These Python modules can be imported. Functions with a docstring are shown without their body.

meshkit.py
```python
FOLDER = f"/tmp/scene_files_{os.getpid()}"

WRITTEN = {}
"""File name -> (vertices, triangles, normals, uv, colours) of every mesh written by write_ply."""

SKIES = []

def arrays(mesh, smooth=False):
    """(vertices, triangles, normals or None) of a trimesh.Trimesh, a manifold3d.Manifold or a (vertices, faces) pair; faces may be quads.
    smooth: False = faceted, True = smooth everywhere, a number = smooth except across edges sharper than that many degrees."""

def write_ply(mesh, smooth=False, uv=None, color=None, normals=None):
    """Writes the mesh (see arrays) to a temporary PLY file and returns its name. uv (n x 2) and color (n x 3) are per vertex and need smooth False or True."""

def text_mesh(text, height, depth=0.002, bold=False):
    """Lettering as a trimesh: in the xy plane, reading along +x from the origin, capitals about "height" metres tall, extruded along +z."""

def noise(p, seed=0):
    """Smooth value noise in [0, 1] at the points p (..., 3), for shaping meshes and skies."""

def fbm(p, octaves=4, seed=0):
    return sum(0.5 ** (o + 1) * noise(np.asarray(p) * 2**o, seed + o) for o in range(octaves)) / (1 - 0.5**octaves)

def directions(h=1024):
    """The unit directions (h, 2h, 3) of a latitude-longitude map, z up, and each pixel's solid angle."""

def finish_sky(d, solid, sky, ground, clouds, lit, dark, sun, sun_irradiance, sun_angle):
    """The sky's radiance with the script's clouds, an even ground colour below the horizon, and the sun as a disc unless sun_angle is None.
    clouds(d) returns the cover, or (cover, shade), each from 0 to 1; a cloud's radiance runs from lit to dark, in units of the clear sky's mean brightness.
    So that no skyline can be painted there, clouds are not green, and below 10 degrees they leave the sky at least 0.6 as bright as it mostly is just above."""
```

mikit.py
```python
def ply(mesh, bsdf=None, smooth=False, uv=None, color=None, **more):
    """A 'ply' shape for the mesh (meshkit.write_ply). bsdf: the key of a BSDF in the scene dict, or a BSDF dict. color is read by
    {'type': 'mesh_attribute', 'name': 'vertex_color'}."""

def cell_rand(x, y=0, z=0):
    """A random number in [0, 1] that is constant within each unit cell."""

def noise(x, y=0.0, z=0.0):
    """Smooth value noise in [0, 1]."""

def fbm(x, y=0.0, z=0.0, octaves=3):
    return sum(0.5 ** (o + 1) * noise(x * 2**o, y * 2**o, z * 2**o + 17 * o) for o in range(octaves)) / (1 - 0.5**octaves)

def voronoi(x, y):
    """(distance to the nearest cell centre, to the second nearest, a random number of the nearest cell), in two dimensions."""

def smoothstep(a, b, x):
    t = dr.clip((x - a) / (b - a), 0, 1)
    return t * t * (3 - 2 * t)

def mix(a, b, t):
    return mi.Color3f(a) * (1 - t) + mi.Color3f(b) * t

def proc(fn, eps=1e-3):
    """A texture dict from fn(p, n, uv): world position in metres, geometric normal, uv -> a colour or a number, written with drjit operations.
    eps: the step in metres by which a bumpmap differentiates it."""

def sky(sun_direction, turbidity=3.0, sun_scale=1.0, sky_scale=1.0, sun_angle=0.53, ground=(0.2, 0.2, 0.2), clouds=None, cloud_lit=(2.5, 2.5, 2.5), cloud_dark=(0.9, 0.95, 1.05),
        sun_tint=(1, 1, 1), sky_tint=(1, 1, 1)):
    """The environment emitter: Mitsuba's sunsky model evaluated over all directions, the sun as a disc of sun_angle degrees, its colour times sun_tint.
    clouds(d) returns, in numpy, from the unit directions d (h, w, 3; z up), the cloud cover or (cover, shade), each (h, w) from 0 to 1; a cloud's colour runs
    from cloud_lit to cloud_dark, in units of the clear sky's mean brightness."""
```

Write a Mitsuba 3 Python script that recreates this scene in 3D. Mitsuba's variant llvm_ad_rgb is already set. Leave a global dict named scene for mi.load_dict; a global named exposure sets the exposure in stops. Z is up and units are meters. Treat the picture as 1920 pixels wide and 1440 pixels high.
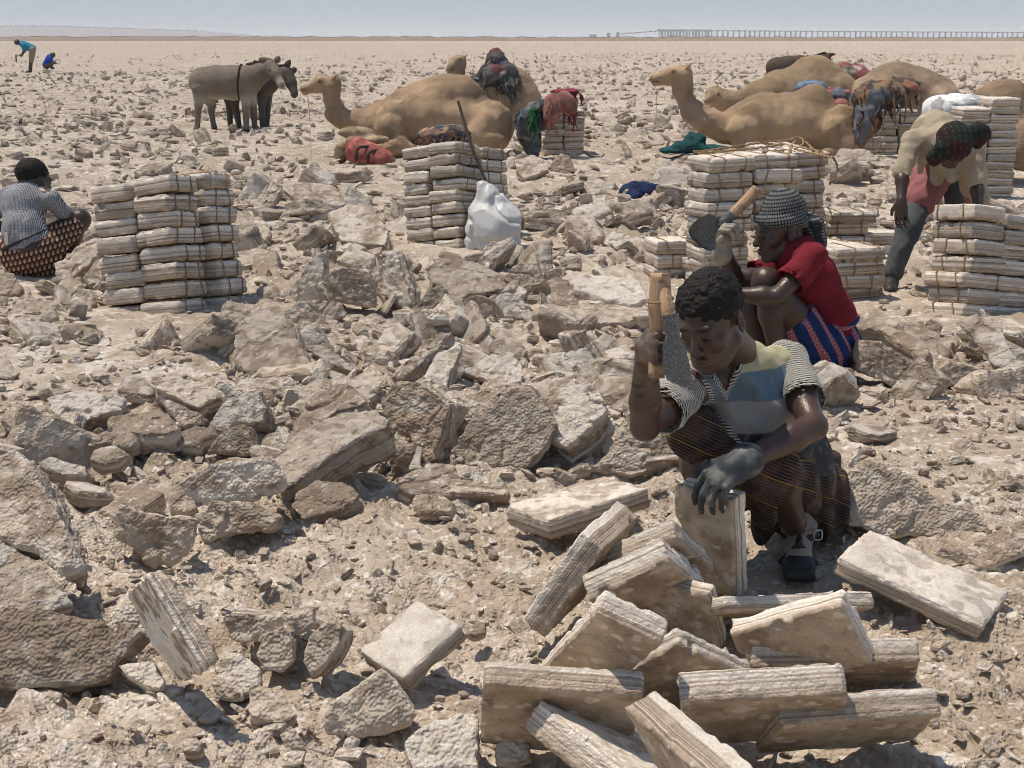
import math
import numpy as np, drjit as dr, mitsuba as mi, trimesh
import mikit, meshkit
from scipy.spatial.transform import Rotation as Rot
from scipy.spatial import cKDTree, ConvexHull

scene, labels = {}, {}
T4 = mi.ScalarTransform4f

# ---------------------------------------------------------------- camera, sky, exposure
EYE, FOC = 1.45, 2750.0                     # eye height; focal length in pixels of a 1920 wide picture
PITCH = math.atan(650 / FOC)
FWD = np.array([0, math.cos(PITCH), -math.sin(PITCH)])
UPV = np.array([0, math.sin(PITCH), math.cos(PITCH)])
HAZE = 2.5e-4
scene['air'] = {'type': 'homogeneous', 'albedo': {'type': 'rgb', 'value': [0.84, 0.90, 0.97]}, 'sigma_t': HAZE}
scene['camera'] = {'type': 'perspective', 'fov': math.degrees(2 * math.atan(960 / FOC)), 'near_clip': 0.05, 'far_clip': 40000.0,
                   'to_world': T4().look_at(origin=[0, 0, EYE], target=[0, float(FWD[1]), EYE + float(FWD[2])], up=[0, float(UPV[1]), float(UPV[2])]),
                   'medium': {'type': 'ref', 'id': 'air'}}
SUN = (-0.33, 0.10, 0.94)
scene['sky'] = mikit.sky(SUN, turbidity=3, sun_tint=(0.95, 1.0, 1.08), ground=(0.4, 0.36, 0.31), cloud_lit=(1.26, 1.47, 1.65),
                         clouds=lambda d: 0.15 + 0.8 * np.exp(-np.maximum(d[..., 2], 0) / 0.22))      # milky haze, thickest low down
exposure = 1.52

# ---------------------------------------------------------------- helpers
def ray(px, py):
    """Direction through a point of the 1920 x 1440 picture."""
    return FWD + (px - 960) / FOC * np.array([1.0, 0, 0]) + (720 - py) / FOC * UPV

def atY(px, py, Y):
    d = ray(px, py)
    return np.array([0, 0, EYE]) + d * (Y / d[1])

def onZ(px, py, z=0.0):
    d = ray(px, py)
    return np.array([0, 0, EYE]) + d * ((z - EYE) / d[2])

def unit(v):
    v = np.asarray(v, float)
    return v / np.linalg.norm(v)

taken = {}
def numbered(name):
    n = taken.get(name, 0)
    taken[name] = n + 1
    return name if n == 0 else f'{name}_{n:03d}'

def put(key, shape, label=None, category=None, group=None, kind=None):
    scene[key] = shape
    d = {k: v for k, v in (('label', label), ('category', category), ('group', group), ('kind', kind)) if v}
    if d:
        labels[key] = d
    return key

def thing(name, label, category, group=None, kind=None):
    key = numbered(name)
    labels[key] = {'label': label, 'category': category}
    if group:
        labels[key]['group'] = group
    if kind:
        labels[key]['kind'] = kind
    return key

def part(holder, name, shape, label=None):
    key = numbered(f'{holder}__{name}')
    scene[key] = shape
    if label:
        labels[key] = {'label': label}
    return key

def moved(shape, m):
    return {**shape, 'to_world': T4(np.asarray(m, float).tolist())}

def mat4(R=None, t=(0, 0, 0), s=1.0):
    m = np.eye(4)
    m[:3, :3] = (np.eye(3) if R is None else R) * s
    m[:3, 3] = t
    return m

def surface_nets(vol, origin, h):
    """Triangles of the zero surface of a signed distance volume (negative inside)."""
    ins = vol < 0
    nx, ny, nz = vol.shape
    acc = np.zeros((nx - 1, ny - 1, nz - 1), np.int8)
    for a, b, c in np.ndindex(2, 2, 2):
        acc += ins[a:nx - 1 + a, b:ny - 1 + b, c:nz - 1 + c]
    ii = np.argwhere((acc > 0) & (acc < 8))
    index = np.full(acc.shape, -1, np.int64)
    index[tuple(ii.T)] = np.arange(len(ii))
    pos = np.zeros((len(ii), 3)); cnt = np.zeros(len(ii))
    corner = [np.array(c) for c in np.ndindex(2, 2, 2)]
    val = {tuple(c): vol[tuple((ii + c).T)] for c in corner}
    for c in corner:
        for ax in range(3):
            if c[ax] == 0:
                d = c.copy(); d[ax] = 1
                a, b = val[tuple(c)], val[tuple(d)]
                on = (a < 0) != (b < 0)
                t = np.where(on, a / np.where(on, a - b, 1), 0)
                q = np.repeat(c[None].astype(float), len(ii), 0); q[:, ax] += t
                pos += q * on[:, None]; cnt += on
    v = (ii + pos / cnt[:, None]) * h + origin
    quads = []
    for ax in range(3):
        o1, o2 = (ax + 1) % 3, (ax + 2) % 3
        sl0 = [slice(None)] * 3; sl1 = [slice(None)] * 3
        sl0[ax] = slice(0, -1); sl1[ax] = slice(1, None)
        a, b = ins[tuple(sl0)], ins[tuple(sl1)]
        e = np.argwhere(a != b)
        e = e[(e[:, o1] > 0) & (e[:, o2] > 0) & (e[:, o1] < vol.shape[o1] - 1) & (e[:, o2] < vol.shape[o2] - 1)]
        up = a[tuple(e.T)]
        def cell(d1, d2):
            k = e.copy(); k[:, o1] -= d1; k[:, o2] -= d2
            return index[tuple(k.T)]
        q = np.stack([cell(1, 1), cell(0, 1), cell(0, 0), cell(1, 0)], 1)
        q[~up] = q[~up][:, ::-1]
        quads.append(q)
    q = np.vstack(quads)
    return v, np.vstack([q[:, [0, 1, 2]], q[:, [0, 2, 3]]])

def normals(v, f):
    n = np.zeros_like(v)
    fn = np.cross(v[f[:, 1]] - v[f[:, 0]], v[f[:, 2]] - v[f[:, 0]])
    for k in range(3):
        np.add.at(n, f[:, k], fn)
    return n / (np.linalg.norm(n, axis=1, keepdims=True) + 1e-20)

def cleaned(v, f, keep=0.02):
    """Drops loose crumbs: keeps only pieces above a share of the vertices."""
    from scipy.sparse import coo_matrix
    from scipy.sparse.csgraph import connected_components
    g = coo_matrix((np.ones(len(f) * 2), (np.r_[f[:, 0], f[:, 1]], np.r_[f[:, 1], f[:, 2]])), shape=(len(v), len(v)))
    n, lab = connected_components(g, directed=False)
    if n == 1:
        return v, f
    big = np.bincount(lab) >= keep * len(v)
    on = big[lab]
    new = np.cumsum(on) - 1
    return v[on], new[f[on[f].all(1)]]

class Field:
    """A signed distance volume in which a body is modelled from soft-joined shapes."""
    def __init__(self, lo, hi, h):
        self.lo, self.h = np.asarray(lo, float), h
        self.n = np.ceil((np.asarray(hi, float) - self.lo) / h).astype(int) + 1
        self.v = np.full(self.n, 1.0, np.float32)

    def win(self, lo, hi):
        a = np.clip(np.floor((lo - self.lo) / self.h).astype(int), 0, self.n)
        b = np.clip(np.ceil((hi - self.lo) / self.h).astype(int) + 1, 0, self.n)
        if (b <= a).any():
            return None, None
        ax = [self.lo[i] + self.h * np.arange(a[i], b[i]) for i in range(3)]
        return tuple(slice(x, y) for x, y in zip(a, b)), np.stack(np.meshgrid(*ax, indexing='ij'), -1)

    def join(self, lo, hi, fn, k, cut=False):
        pad = k + 4 * self.h
        s, p = self.win(np.asarray(lo) - pad, np.asarray(hi) + pad)
        if s is None:
            return self
        d = fn(p).astype(np.float32)
        a = self.v[s]
        if cut:
            d = -d
            hh = np.maximum(k - np.abs(a - d), 0) / max(k, 1e-6)
            self.v[s] = np.maximum(a, d) + hh * hh * k / 4
        else:
            hh = np.maximum(k - np.abs(a - d), 0) / max(k, 1e-6)
            self.v[s] = np.minimum(a, d) - hh * hh * k / 4
        return self

    def cone(self, a, b, ra, rb, k=0.02, cut=False):
        a, b = np.asarray(a, float), np.asarray(b, float)
        r = max(ra, rb)
        def fn(p):
            ab = b - a
            t = np.clip(((p - a) @ ab) / (ab @ ab + 1e-12), 0, 1)
            return np.linalg.norm(p - a - t[..., None] * ab, axis=-1) - (ra + (rb - ra) * t)
        return self.join(np.minimum(a, b) - r, np.maximum(a, b) + r, fn, k, cut)

    def chain(self, pts, radii, k=0.02):
        for i in range(len(pts) - 1):
            self.cone(pts[i], pts[i + 1], radii[i], radii[i + 1], k)
        return self

    def ball(self, c, r, R=None, k=0.02, cut=False):
        """An ellipsoid: radii r along the columns of R."""
        c, r = np.asarray(c, float), np.broadcast_to(np.asarray(r, float), (3,))
        M = np.eye(3) if R is None else np.asarray(R, float)
        ext = np.sqrt(((M * r) ** 2).sum(1))
        def fn(p):
            q = (p - c) @ M
            k0 = np.linalg.norm(q / r, axis=-1); k1 = np.linalg.norm(q / r**2, axis=-1)
            return k0 * (k0 - 1) / (k1 + 1e-9)
        return self.join(c - ext, c + ext, fn, k, cut)

    def box(self, c, half, R=None, rnd=0.01, k=0.01, cut=False):
        c, half = np.asarray(c, float), np.asarray(half, float)
        M = np.eye(3) if R is None else np.asarray(R, float)
        ext = (np.abs(M) * half).sum(1)
        def fn(p):
            q = np.abs((p - c) @ M) - half + rnd
            return np.linalg.norm(np.maximum(q, 0), axis=-1) + np.minimum(q.max(-1), 0) - rnd
        return self.join(c - ext, c + ext, fn, k, cut)

    def plane_cut(self, p0, n):
        """Removes what lies on the side of the plane that n points to."""
        p0, n = np.asarray(p0, float), unit(n)
        ax = [self.lo[i] + self.h * np.arange(self.n[i]) for i in range(3)]
        d = ((ax[0] - p0[0]) * n[0])[:, None, None] + ((ax[1] - p0[1]) * n[1])[None, :, None] + ((ax[2] - p0[2]) * n[2])[None, None]
        self.v = np.maximum(self.v, d.astype(np.float32))
        return self

    def ruffle(self, fn, reach=0.04):
        """Adds fn(points) to the distances near the surface."""
        i = np.argwhere(np.abs(self.v) < reach)
        p = self.lo + i * self.h
        self.v[tuple(i.T)] += fn(p).astype(np.float32)
        return self

    def mesh(self, keep=0.03):
        self.v[0], self.v[-1], self.v[:, 0], self.v[:, -1], self.v[:, :, 0], self.v[:, :, -1] = [np.maximum(x, 1e-4) for x in (self.v[0], self.v[-1], self.v[:, 0], self.v[:, -1], self.v[:, :, 0], self.v[:, :, -1])]
        v, f = surface_nets(self.v, self.lo, self.h)
        return cleaned(v, f, keep)

def relax(v, f, rounds=2, w=0.5):
    from scipy.sparse import coo_matrix
    e = np.vstack([f[:, [0, 1]], f[:, [1, 2]], f[:, [2, 0]]])
    e = np.vstack([e, e[:, ::-1]])
    A = coo_matrix((np.ones(len(e)), (e[:, 0], e[:, 1])), shape=(len(v), len(v))).tocsr()
    A.data[:] = 1
    deg = np.maximum(np.asarray(A.sum(1)).ravel(), 1)
    for _ in range(rounds):
        v = v + w * (A @ v / deg[:, None] - v)
        v = v - 0.95 * w * (A @ v / deg[:, None] - v) * 0.9
    return v

def fb(p, freq, octaves=3, seed=0):
    return meshkit.fbm(np.asarray(p) * freq, octaves, seed) - 0.5

def tube_mesh(pts, rad, sides=6, closed=False):
    """A tube along a polyline with end caps."""
    p = np.asarray(pts, float); n = len(p)
    rad = np.broadcast_to(np.asarray(rad, float), (n,))
    if closed:
        t = np.roll(p, -1, 0) - np.roll(p, 1, 0)
    else:
        t = np.gradient(p, axis=0)
    t /= np.linalg.norm(t, axis=1, keepdims=True) + 1e-12
    a = np.zeros_like(p)
    up = np.array([0, 0, 1.0]) if abs(t[0, 2]) < 0.9 else np.array([1.0, 0, 0])
    cur = unit(np.cross(t[0], up))
    for i in range(n):
        cur = unit(cur - t[i] * (cur @ t[i])); a[i] = cur
    b = np.cross(t, a)
    ang = np.arange(sides) * 2 * np.pi / sides
    v = (p[:, None] + rad[:, None, None] * (np.cos(ang)[None, :, None] * a[:, None] + np.sin(ang)[None, :, None] * b[:, None])).reshape(-1, 3)
    m = n if closed else n - 1
    i, j = np.meshgrid(np.arange(m), np.arange(sides), indexing='ij')
    i2, j2 = (i + 1) % n, (j + 1) % sides
    q = np.stack([i * sides + j, i * sides + j2, i2 * sides + j2, i2 * sides + j], -1).reshape(-1, 4)
    f = np.vstack([q[:, [0, 1, 2]], q[:, [0, 2, 3]]])
    if not closed:
        v = np.vstack([v, p[:1], p[-1:]])
        k = np.arange(sides)
        f = np.vstack([f, np.stack([(k + 1) % sides, k, k * 0 + n * sides], 1), np.stack([k + (n - 1) * sides, (k + 1) % sides + (n - 1) * sides, k * 0 + n * sides + 1], 1)])
    return v, f

def fused(meshes):
    vs, fs, o = [], [], 0
    for v, f in meshes:
        vs.append(v); fs.append(np.asarray(f) + o); o += len(v)
    return np.vstack(vs), np.vstack(fs)

def curve(pts, n=24):
    """A smooth curve through the points (Catmull-Rom)."""
    p = np.asarray(pts, float)
    p = np.vstack([2 * p[0] - p[1], p, 2 * p[-1] - p[-2]])
    out = []
    segs = len(p) - 3
    for s in range(segs):
        a, b, c, d = p[s:s + 4]
        t = np.linspace(0, 1, max(2, n // segs + 1), endpoint=(s == segs - 1))[:, None]
        out.append(0.5 * (2 * b + (c - a) * t + (2 * a - 5 * b + 4 * c - d) * t**2 + (3 * b - a - 3 * c + d) * t**3))
    return np.vstack(out)

# ---------------------------------------------------------------- materials
N, FBM, SS, MIX = mikit.noise, mikit.fbm, mikit.smoothstep, mikit.mix

def bumped(bsdf, fn, scale, eps=1e-3):
    return {'type': 'bumpmap', 'arbitrary': mikit.proc(fn, eps), 'scale': scale, 'bsdf': bsdf}

def two(b):
    return {'type': 'twosided', 'bsdf': b}

def principled(color, rough=0.8, spec=0.3, **kw):
    return {'type': 'principled', 'base_color': color, 'roughness': rough, 'specular': spec, **kw}

def rgb(*c):
    return {'type': 'rgb', 'value': list(c)}

def ground_color(p, n, uv):
    a = FBM(p.x * 0.9, p.y * 0.9, p.z * 0.9, 3)
    b = FBM(p.x * 7, p.y * 7, p.z * 7, 3)
    c = FBM(p.x * 55, p.y * 55, p.z * 55, 2)
    col = MIX((0.375, 0.305, 0.235), (0.47, 0.40, 0.325), SS(0.3, 0.7, a))
    col = MIX(col, mi.Color3f(0.30, 0.235, 0.175), SS(0.50, 0.72, b) * 0.7)
    col = MIX(col, mi.Color3f(0.60, 0.55, 0.48), SS(0.54, 0.76, FBM(p.x * 11 + 40, p.y * 11, p.z * 11, 3)) * 0.8)
    col = MIX(col, mi.Color3f(0.66, 0.62, 0.57), SS(0.62, 0.76, c) * 0.7)
    return MIX(col, mi.Color3f(0.235, 0.18, 0.13), SS(0.62, 0.78, FBM(p.x * 38 + 9, p.y * 38, p.z * 38, 2)) * 0.55)

def grain(p, n, uv):
    return FBM(p.x * 60, p.y * 60, p.z * 60, 2) * 0.6 + N(p.x * 190, p.y * 190, p.z * 190) * 0.4

def coarse(p, n, uv):
    return FBM(p.x * 26, p.y * 26, p.z * 26, 3) * 0.75 + N(p.x * 170, p.y * 170, p.z * 170) * 0.25

scene['mat_ground'] = two(bumped(principled(mikit.proc(ground_color), 0.85, 0.25), coarse, 0.034, 2e-3))

def slab_color(p, n, uv):
    """uv.y: height through the slab's layers, 1 at the white crust; uv.x: the slab's own number."""
    s = dr.floor(uv.x * 1000 + 0.5)
    wob = (FBM(p.x * 7, p.y * 7, p.z * 7, 2) - 0.5) * 0.07 + (FBM(p.x * 40, p.y * 40, p.z * 40, 2) - 0.5) * 0.035
    v = uv.y + wob
    lines = SS(0.36, 0.64, N(v * 30 + s * 7.3, s * 1.7)) * 0.6 + SS(0.36, 0.64, N(v * 13 + s * 3.1, s * 2.3)) * 0.4
    white = SS(0.68, 0.74, v) * (1 - SS(0.90, 0.94, v))
    white2 = SS(0.52, 0.64, N(v * 8 + s * 5.7, s * 0.31)) * SS(0.25, 0.4, v)
    col = MIX((0.185, 0.142, 0.105), (0.47, 0.405, 0.335), lines)
    col = MIX(col, mi.Color3f(0.68, 0.65, 0.60), dr.maximum(white * 0.9, white2 * 0.65) * (0.6 + 0.4 * lines))
    col = MIX(col, mi.Color3f(0.60, 0.56, 0.505), SS(0.96, 1.0, v) * 0.9)
    brown = 1 - SS(0.04, 0.20, v)
    stain = MIX((0.235, 0.178, 0.125), (0.42, 0.345, 0.265), SS(0.25, 0.75, FBM(p.x * 13 + s, p.y * 13, p.z * 13, 3)))
    stain = MIX(stain, mi.Color3f(0.15, 0.11, 0.075), SS(0.60, 0.72, FBM(p.x * 48, p.y * 48, p.z * 48, 2)) * 0.4)
    stain = MIX(stain, mi.Color3f(0.60, 0.55, 0.48), SS(0.64, 0.76, FBM(p.x * 33 + 5, p.y * 33, p.z * 33 + s, 2)) * 0.6)
    col = MIX(col, stain, brown)
    patch = SS(0.5, 0.72, FBM(p.x * 14 + s, p.y * 14, p.z * 14, 3))
    col = MIX(col, mi.Color3f(0.27, 0.207, 0.15), patch * 0.30)
    col = MIX(col, mi.Color3f(0.46, 0.395, 0.32), SS(0.55, 0.75, FBM(p.x * 20 - s, p.y * 20, p.z * 20, 2)) * 0.4)
    speck = 0.84 + 0.32 * N(p.x * 240, p.y * 240, p.z * 240) * (0.6 + 0.8 * N(p.x * 70, p.y * 70, p.z * 70))
    return col * speck * mi.Color3f(1.05, 1.025, 0.99) * (0.86 + 0.28 * mikit.cell_rand(s, 5.0))

def slab_bump(p, n, uv):
    return FBM(p.x * 85, p.y * 85, p.z * 85, 2) * 0.6 + N(p.x * 260, p.y * 260, p.z * 260) * 0.4

scene['mat_slab'] = two(bumped(principled(mikit.proc(slab_color), 0.6, 0.35), slab_bump, 0.0055, 1.2e-3))

def rock_color(p, n, uv):
    s = dr.floor(uv.x * 1000 + 0.5)
    v = uv.y + (FBM(p.x * 6, p.y * 6, p.z * 6, 2) - 0.5) * 0.3
    fine = N(v * 13 + s * 3.3, s * 1.9) * 0.6 + FBM(p.x * 10 + s, p.y * 10, p.z * 10, 3) * 0.4
    col = MIX((0.26, 0.20, 0.148), (0.45, 0.38, 0.305), SS(0.32, 0.68, fine))
    col = MIX(col, mi.Color3f(0.58, 0.54, 0.48), SS(0.60, 0.74, N(v * 6 + s * 5.1, s * 0.7)) * 0.65)
    col = MIX(col, mi.Color3f(0.54, 0.49, 0.42), SS(0.55, 0.75, FBM(p.x * 16, p.y * 16, p.z * 16 + s, 3)) * 0.55)
    col = MIX(col, mi.Color3f(0.185, 0.14, 0.102), SS(0.56, 0.74, FBM(p.x * 21 + 7, p.y * 21, p.z * 21, 3)) * 0.7)
    col = MIX(col, mi.Color3f(0.62, 0.585, 0.535), SS(0.68, 0.8, FBM(p.x * 70, p.y * 70, p.z * 70, 2)) * 0.6)
    return col * (0.80 + 0.34 * mikit.cell_rand(s, 9.0))

def rock_bump(p, n, uv):
    return FBM(p.x * 30, p.y * 30, p.z * 30, 3) * 0.75 + N(p.x * 170, p.y * 170, p.z * 170) * 0.25

scene['mat_rock'] = two(bumped(principled(mikit.proc(rock_color), 0.75, 0.3), rock_bump, 0.026, 2e-3))
VC = {'type': 'mesh_attribute', 'name': 'vertex_color'}

def rope_color(p, n, uv):
    return MIX((0.24, 0.155, 0.085), (0.44, 0.31, 0.19), FBM(p.x * 60, p.y * 60, p.z * 60, 2))

def rope_bump(p, n, uv):
    return dr.sin((p.x + p.y * 0.7 + p.z) * 700.0) * 0.5 + 0.5

scene['mat_rope'] = two(bumped(principled(mikit.proc(rope_color), 0.9, 0.15), rope_bump, 0.0015))

# ---------------------------------------------------------------- ground, sky line
def ground_height(x, y):
    p = np.stack([x, y, np.zeros_like(x)], -1)
    r = np.hypot(x, y)
    rough = 0.35 + 0.9 * np.clip((meshkit.fbm(p * 0.8, 2, 7) - 0.35) / 0.3, 0, 1)      # trampled patches and lumpy ones
    quarry = np.clip((75 - r) / 30, 0, 1)
    z = 0.10 * fb(p, 0.45, 2, 1) + rough * (0.11 * fb(p, 1.9, 3, 2) + 0.065 * (np.abs(fb(p, 5.5, 3, 3)) * 2 - 0.25))
    z = z * quarry
    near = r < 14
    if near.any():
        q = p[near]
        z[near] += rough[near] * (0.040 * fb(q, 17, 2, 4) + 0.024 * fb(q, 46, 2, 5)) - 0.022 * np.clip(fb(q, 11, 3, 6) - 0.12, 0, 1)
    z += 0.05 * fb(p, 0.9, 2, 8) * (1 - quarry) * np.clip(1 - (r - 400) / 400, 0, 1)
    # the dug patch on the left, the trampled floor on the right and by the left stack
    for cx, cy, rad, h, flat in PATCHES:
        w = np.exp(-((x - cx) ** 2 + (y - cy) ** 2) / rad**2)
        z = z * (1 - flat * w) + h * w
    return z

PATCHES = [(-1.9, 6.2, 0.7, 0.0, 0.7), (1.75, 5.0, 0.8, 0.02, 0.6), (-0.05, 4.9, 0.25, 0.05, 0.2), (-1.55, 4.85, 0.16, -0.12, 0.2), (0.35, 3.1, 0.5, -0.03, 0.6), (0.75, 3.9, 0.4, 0.0, 0.8)]

def height_at(x, y):
    return float(ground_height(np.array([float(x)]), np.array([float(y)]))[0])

def build_ground():
    az = np.radians(np.concatenate([np.linspace(-180, -40, 36)[:-1], np.linspace(-40, -23, 60)[:-1], np.linspace(-23, 23, 500), np.linspace(23, 40, 60)[1:], np.linspace(40, 180, 36)[1:-1]]))
    r = np.concatenate([[0.02], np.linspace(0.3, 2.0, 18), 2.05 * np.exp(np.arange(0, math.log(80 / 2.05), 0.0068)), np.geomspace(82, 8000, 80)])
    A, Rr = np.meshgrid(az, r)
    x, y = np.sin(A) * Rr, np.cos(A) * Rr
    z = ground_height(x, y)
    v = np.stack([x, y, z], -1).reshape(-1, 3)
    n, m = len(r), len(az)
    i, j = np.meshgrid(np.arange(n - 1), np.arange(m), indexing='ij')
    j2 = (j + 1) % m
    q = np.stack([i * m + j, i * m + j2, (i + 1) * m + j2, (i + 1) * m + j], -1).reshape(-1, 4)
    q = q[:, ::-1]
    return v, np.vstack([q[:, [0, 1, 2]], q[:, [0, 2, 3]]])

put('ground', mikit.ply(build_ground(), 'mat_ground', smooth=True), 'pale sandy salt crust of the broken quarry floor and far plain', kind='structure')

# ---------------------------------------------------------------- the air
scene['haze'] = {'type': 'cube', 'to_world': T4().translate([0, 0, 20.5]).scale([8300, 8300, 22.5]), 'bsdf': {'type': 'null'}, 'interior': {'type': 'ref', 'id': 'air'}}
labels['haze'] = {'label': 'thin pale heat haze over the whole salt plain', 'kind': 'stuff'}

# ---------------------------------------------------------------- salt slabs and rocks
def layered_uv(t, seed):
    return np.stack([np.full(len(t), seed * 0.001), t], 1)

def slab_mesh(dims, seed, h=0.008, rough=1.0, chips=3):
    """A hand-cut block of layered salt: x long, y wide, z through the layers."""
    L, W, Th = dims
    rng = np.random.default_rng(seed)
    pad = 3 * h + 0.012
    F = Field([-L / 2 - pad, -W / 2 - pad, -Th / 2 - pad], [L / 2 + pad, W / 2 + pad, Th / 2 + pad], h)
    off = rng.uniform(0, 50, 3)
    sk = rng.normal(0, 0.05, 4)
    def fn(p):
        x, y, z = p[..., 0], p[..., 1], p[..., 2]
        q = np.stack([np.abs(x + sk[0] * y) - L / 2, np.abs(y + sk[1] * x * 0.5) - W / 2, np.abs(z + sk[2] * 0.25 * x) - Th / 2], -1) + 0.004
        d = np.linalg.norm(np.maximum(q, 0), axis=-1) + np.minimum(q.max(-1), 0) - 0.004
        s = p + off
        side = np.clip((np.maximum(q[..., 0], q[..., 1]) - q[..., 2]) / 0.01, 0, 1)
        lay = meshkit.noise(np.stack([z * 95 + fb(s, 6, 2, 2) * 1.3, s[..., 0] * 0.8, s[..., 1] * 0.8], -1), seed % 50)
        d = d + side * 0.006 * rough * (np.round(lay * 4) / 4 - 0.55)
        d = d + rough * (0.009 * fb(s, 9, 2, 3) + 0.007 * fb(s, 30, 2, 4) + 0.003 * fb(s, 60, 1, 5) - .006 * np.clip(fb(s, 55, 1, 6) - .32, 0, .2) * 8)
        return d
    F.join([-L / 2, -W / 2, -Th / 2], [L / 2, W / 2, Th / 2], fn, 0.0)
    for _ in range(chips):
        c = np.array([rng.choice([-1, 1]) * L / 2, rng.choice([-1, 1]) * W / 2, rng.choice([-1, 1]) * Th / 2])
        c[rng.integers(2)] *= rng.uniform(-1, 1)
        F.ball(c + rng.normal(0, .006, 3), rng.uniform(0.010, 0.026, 3), k=0.008, cut=True)
    v, f = F.mesh()
    return v, f, layered_uv(np.clip(v[:, 2] / Th + 0.5, -.1, 1.1), seed)

def slab_shape(dims, seed, flip=False, **kw):
    v, f, uv = slab_mesh(dims, seed, **kw)
    if flip:
        uv[:, 1] = 1 - uv[:, 1]
    return mikit.ply((v, f), 'mat_slab', smooth=True, uv=uv)

def poly_distance(P, x, y):
    """Signed distance in the plane from points to a closed polygon (negative inside)."""
    d = np.full(x.shape, 1e9); ins = np.zeros(x.shape, bool)
    for i in range(len(P)):
        a, b = P[i], P[(i + 1) % len(P)]
        e = b - a
        wx, wy = x - a[0], y - a[1]
        t = np.clip((wx * e[0] + wy * e[1]) / (e @ e + 1e-12), 0, 1)
        d = np.minimum(d, np.hypot(wx - t * e[0], wy - t * e[1]))
        c = (a[1] <= y) != (b[1] <= y)
        with np.errstate(divide='ignore', invalid='ignore'):
            ins ^= c & (x < a[0] + (y - a[1]) * e[0] / (e[1] if e[1] else 1e-12))
    return np.where(ins, -d, d)

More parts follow.
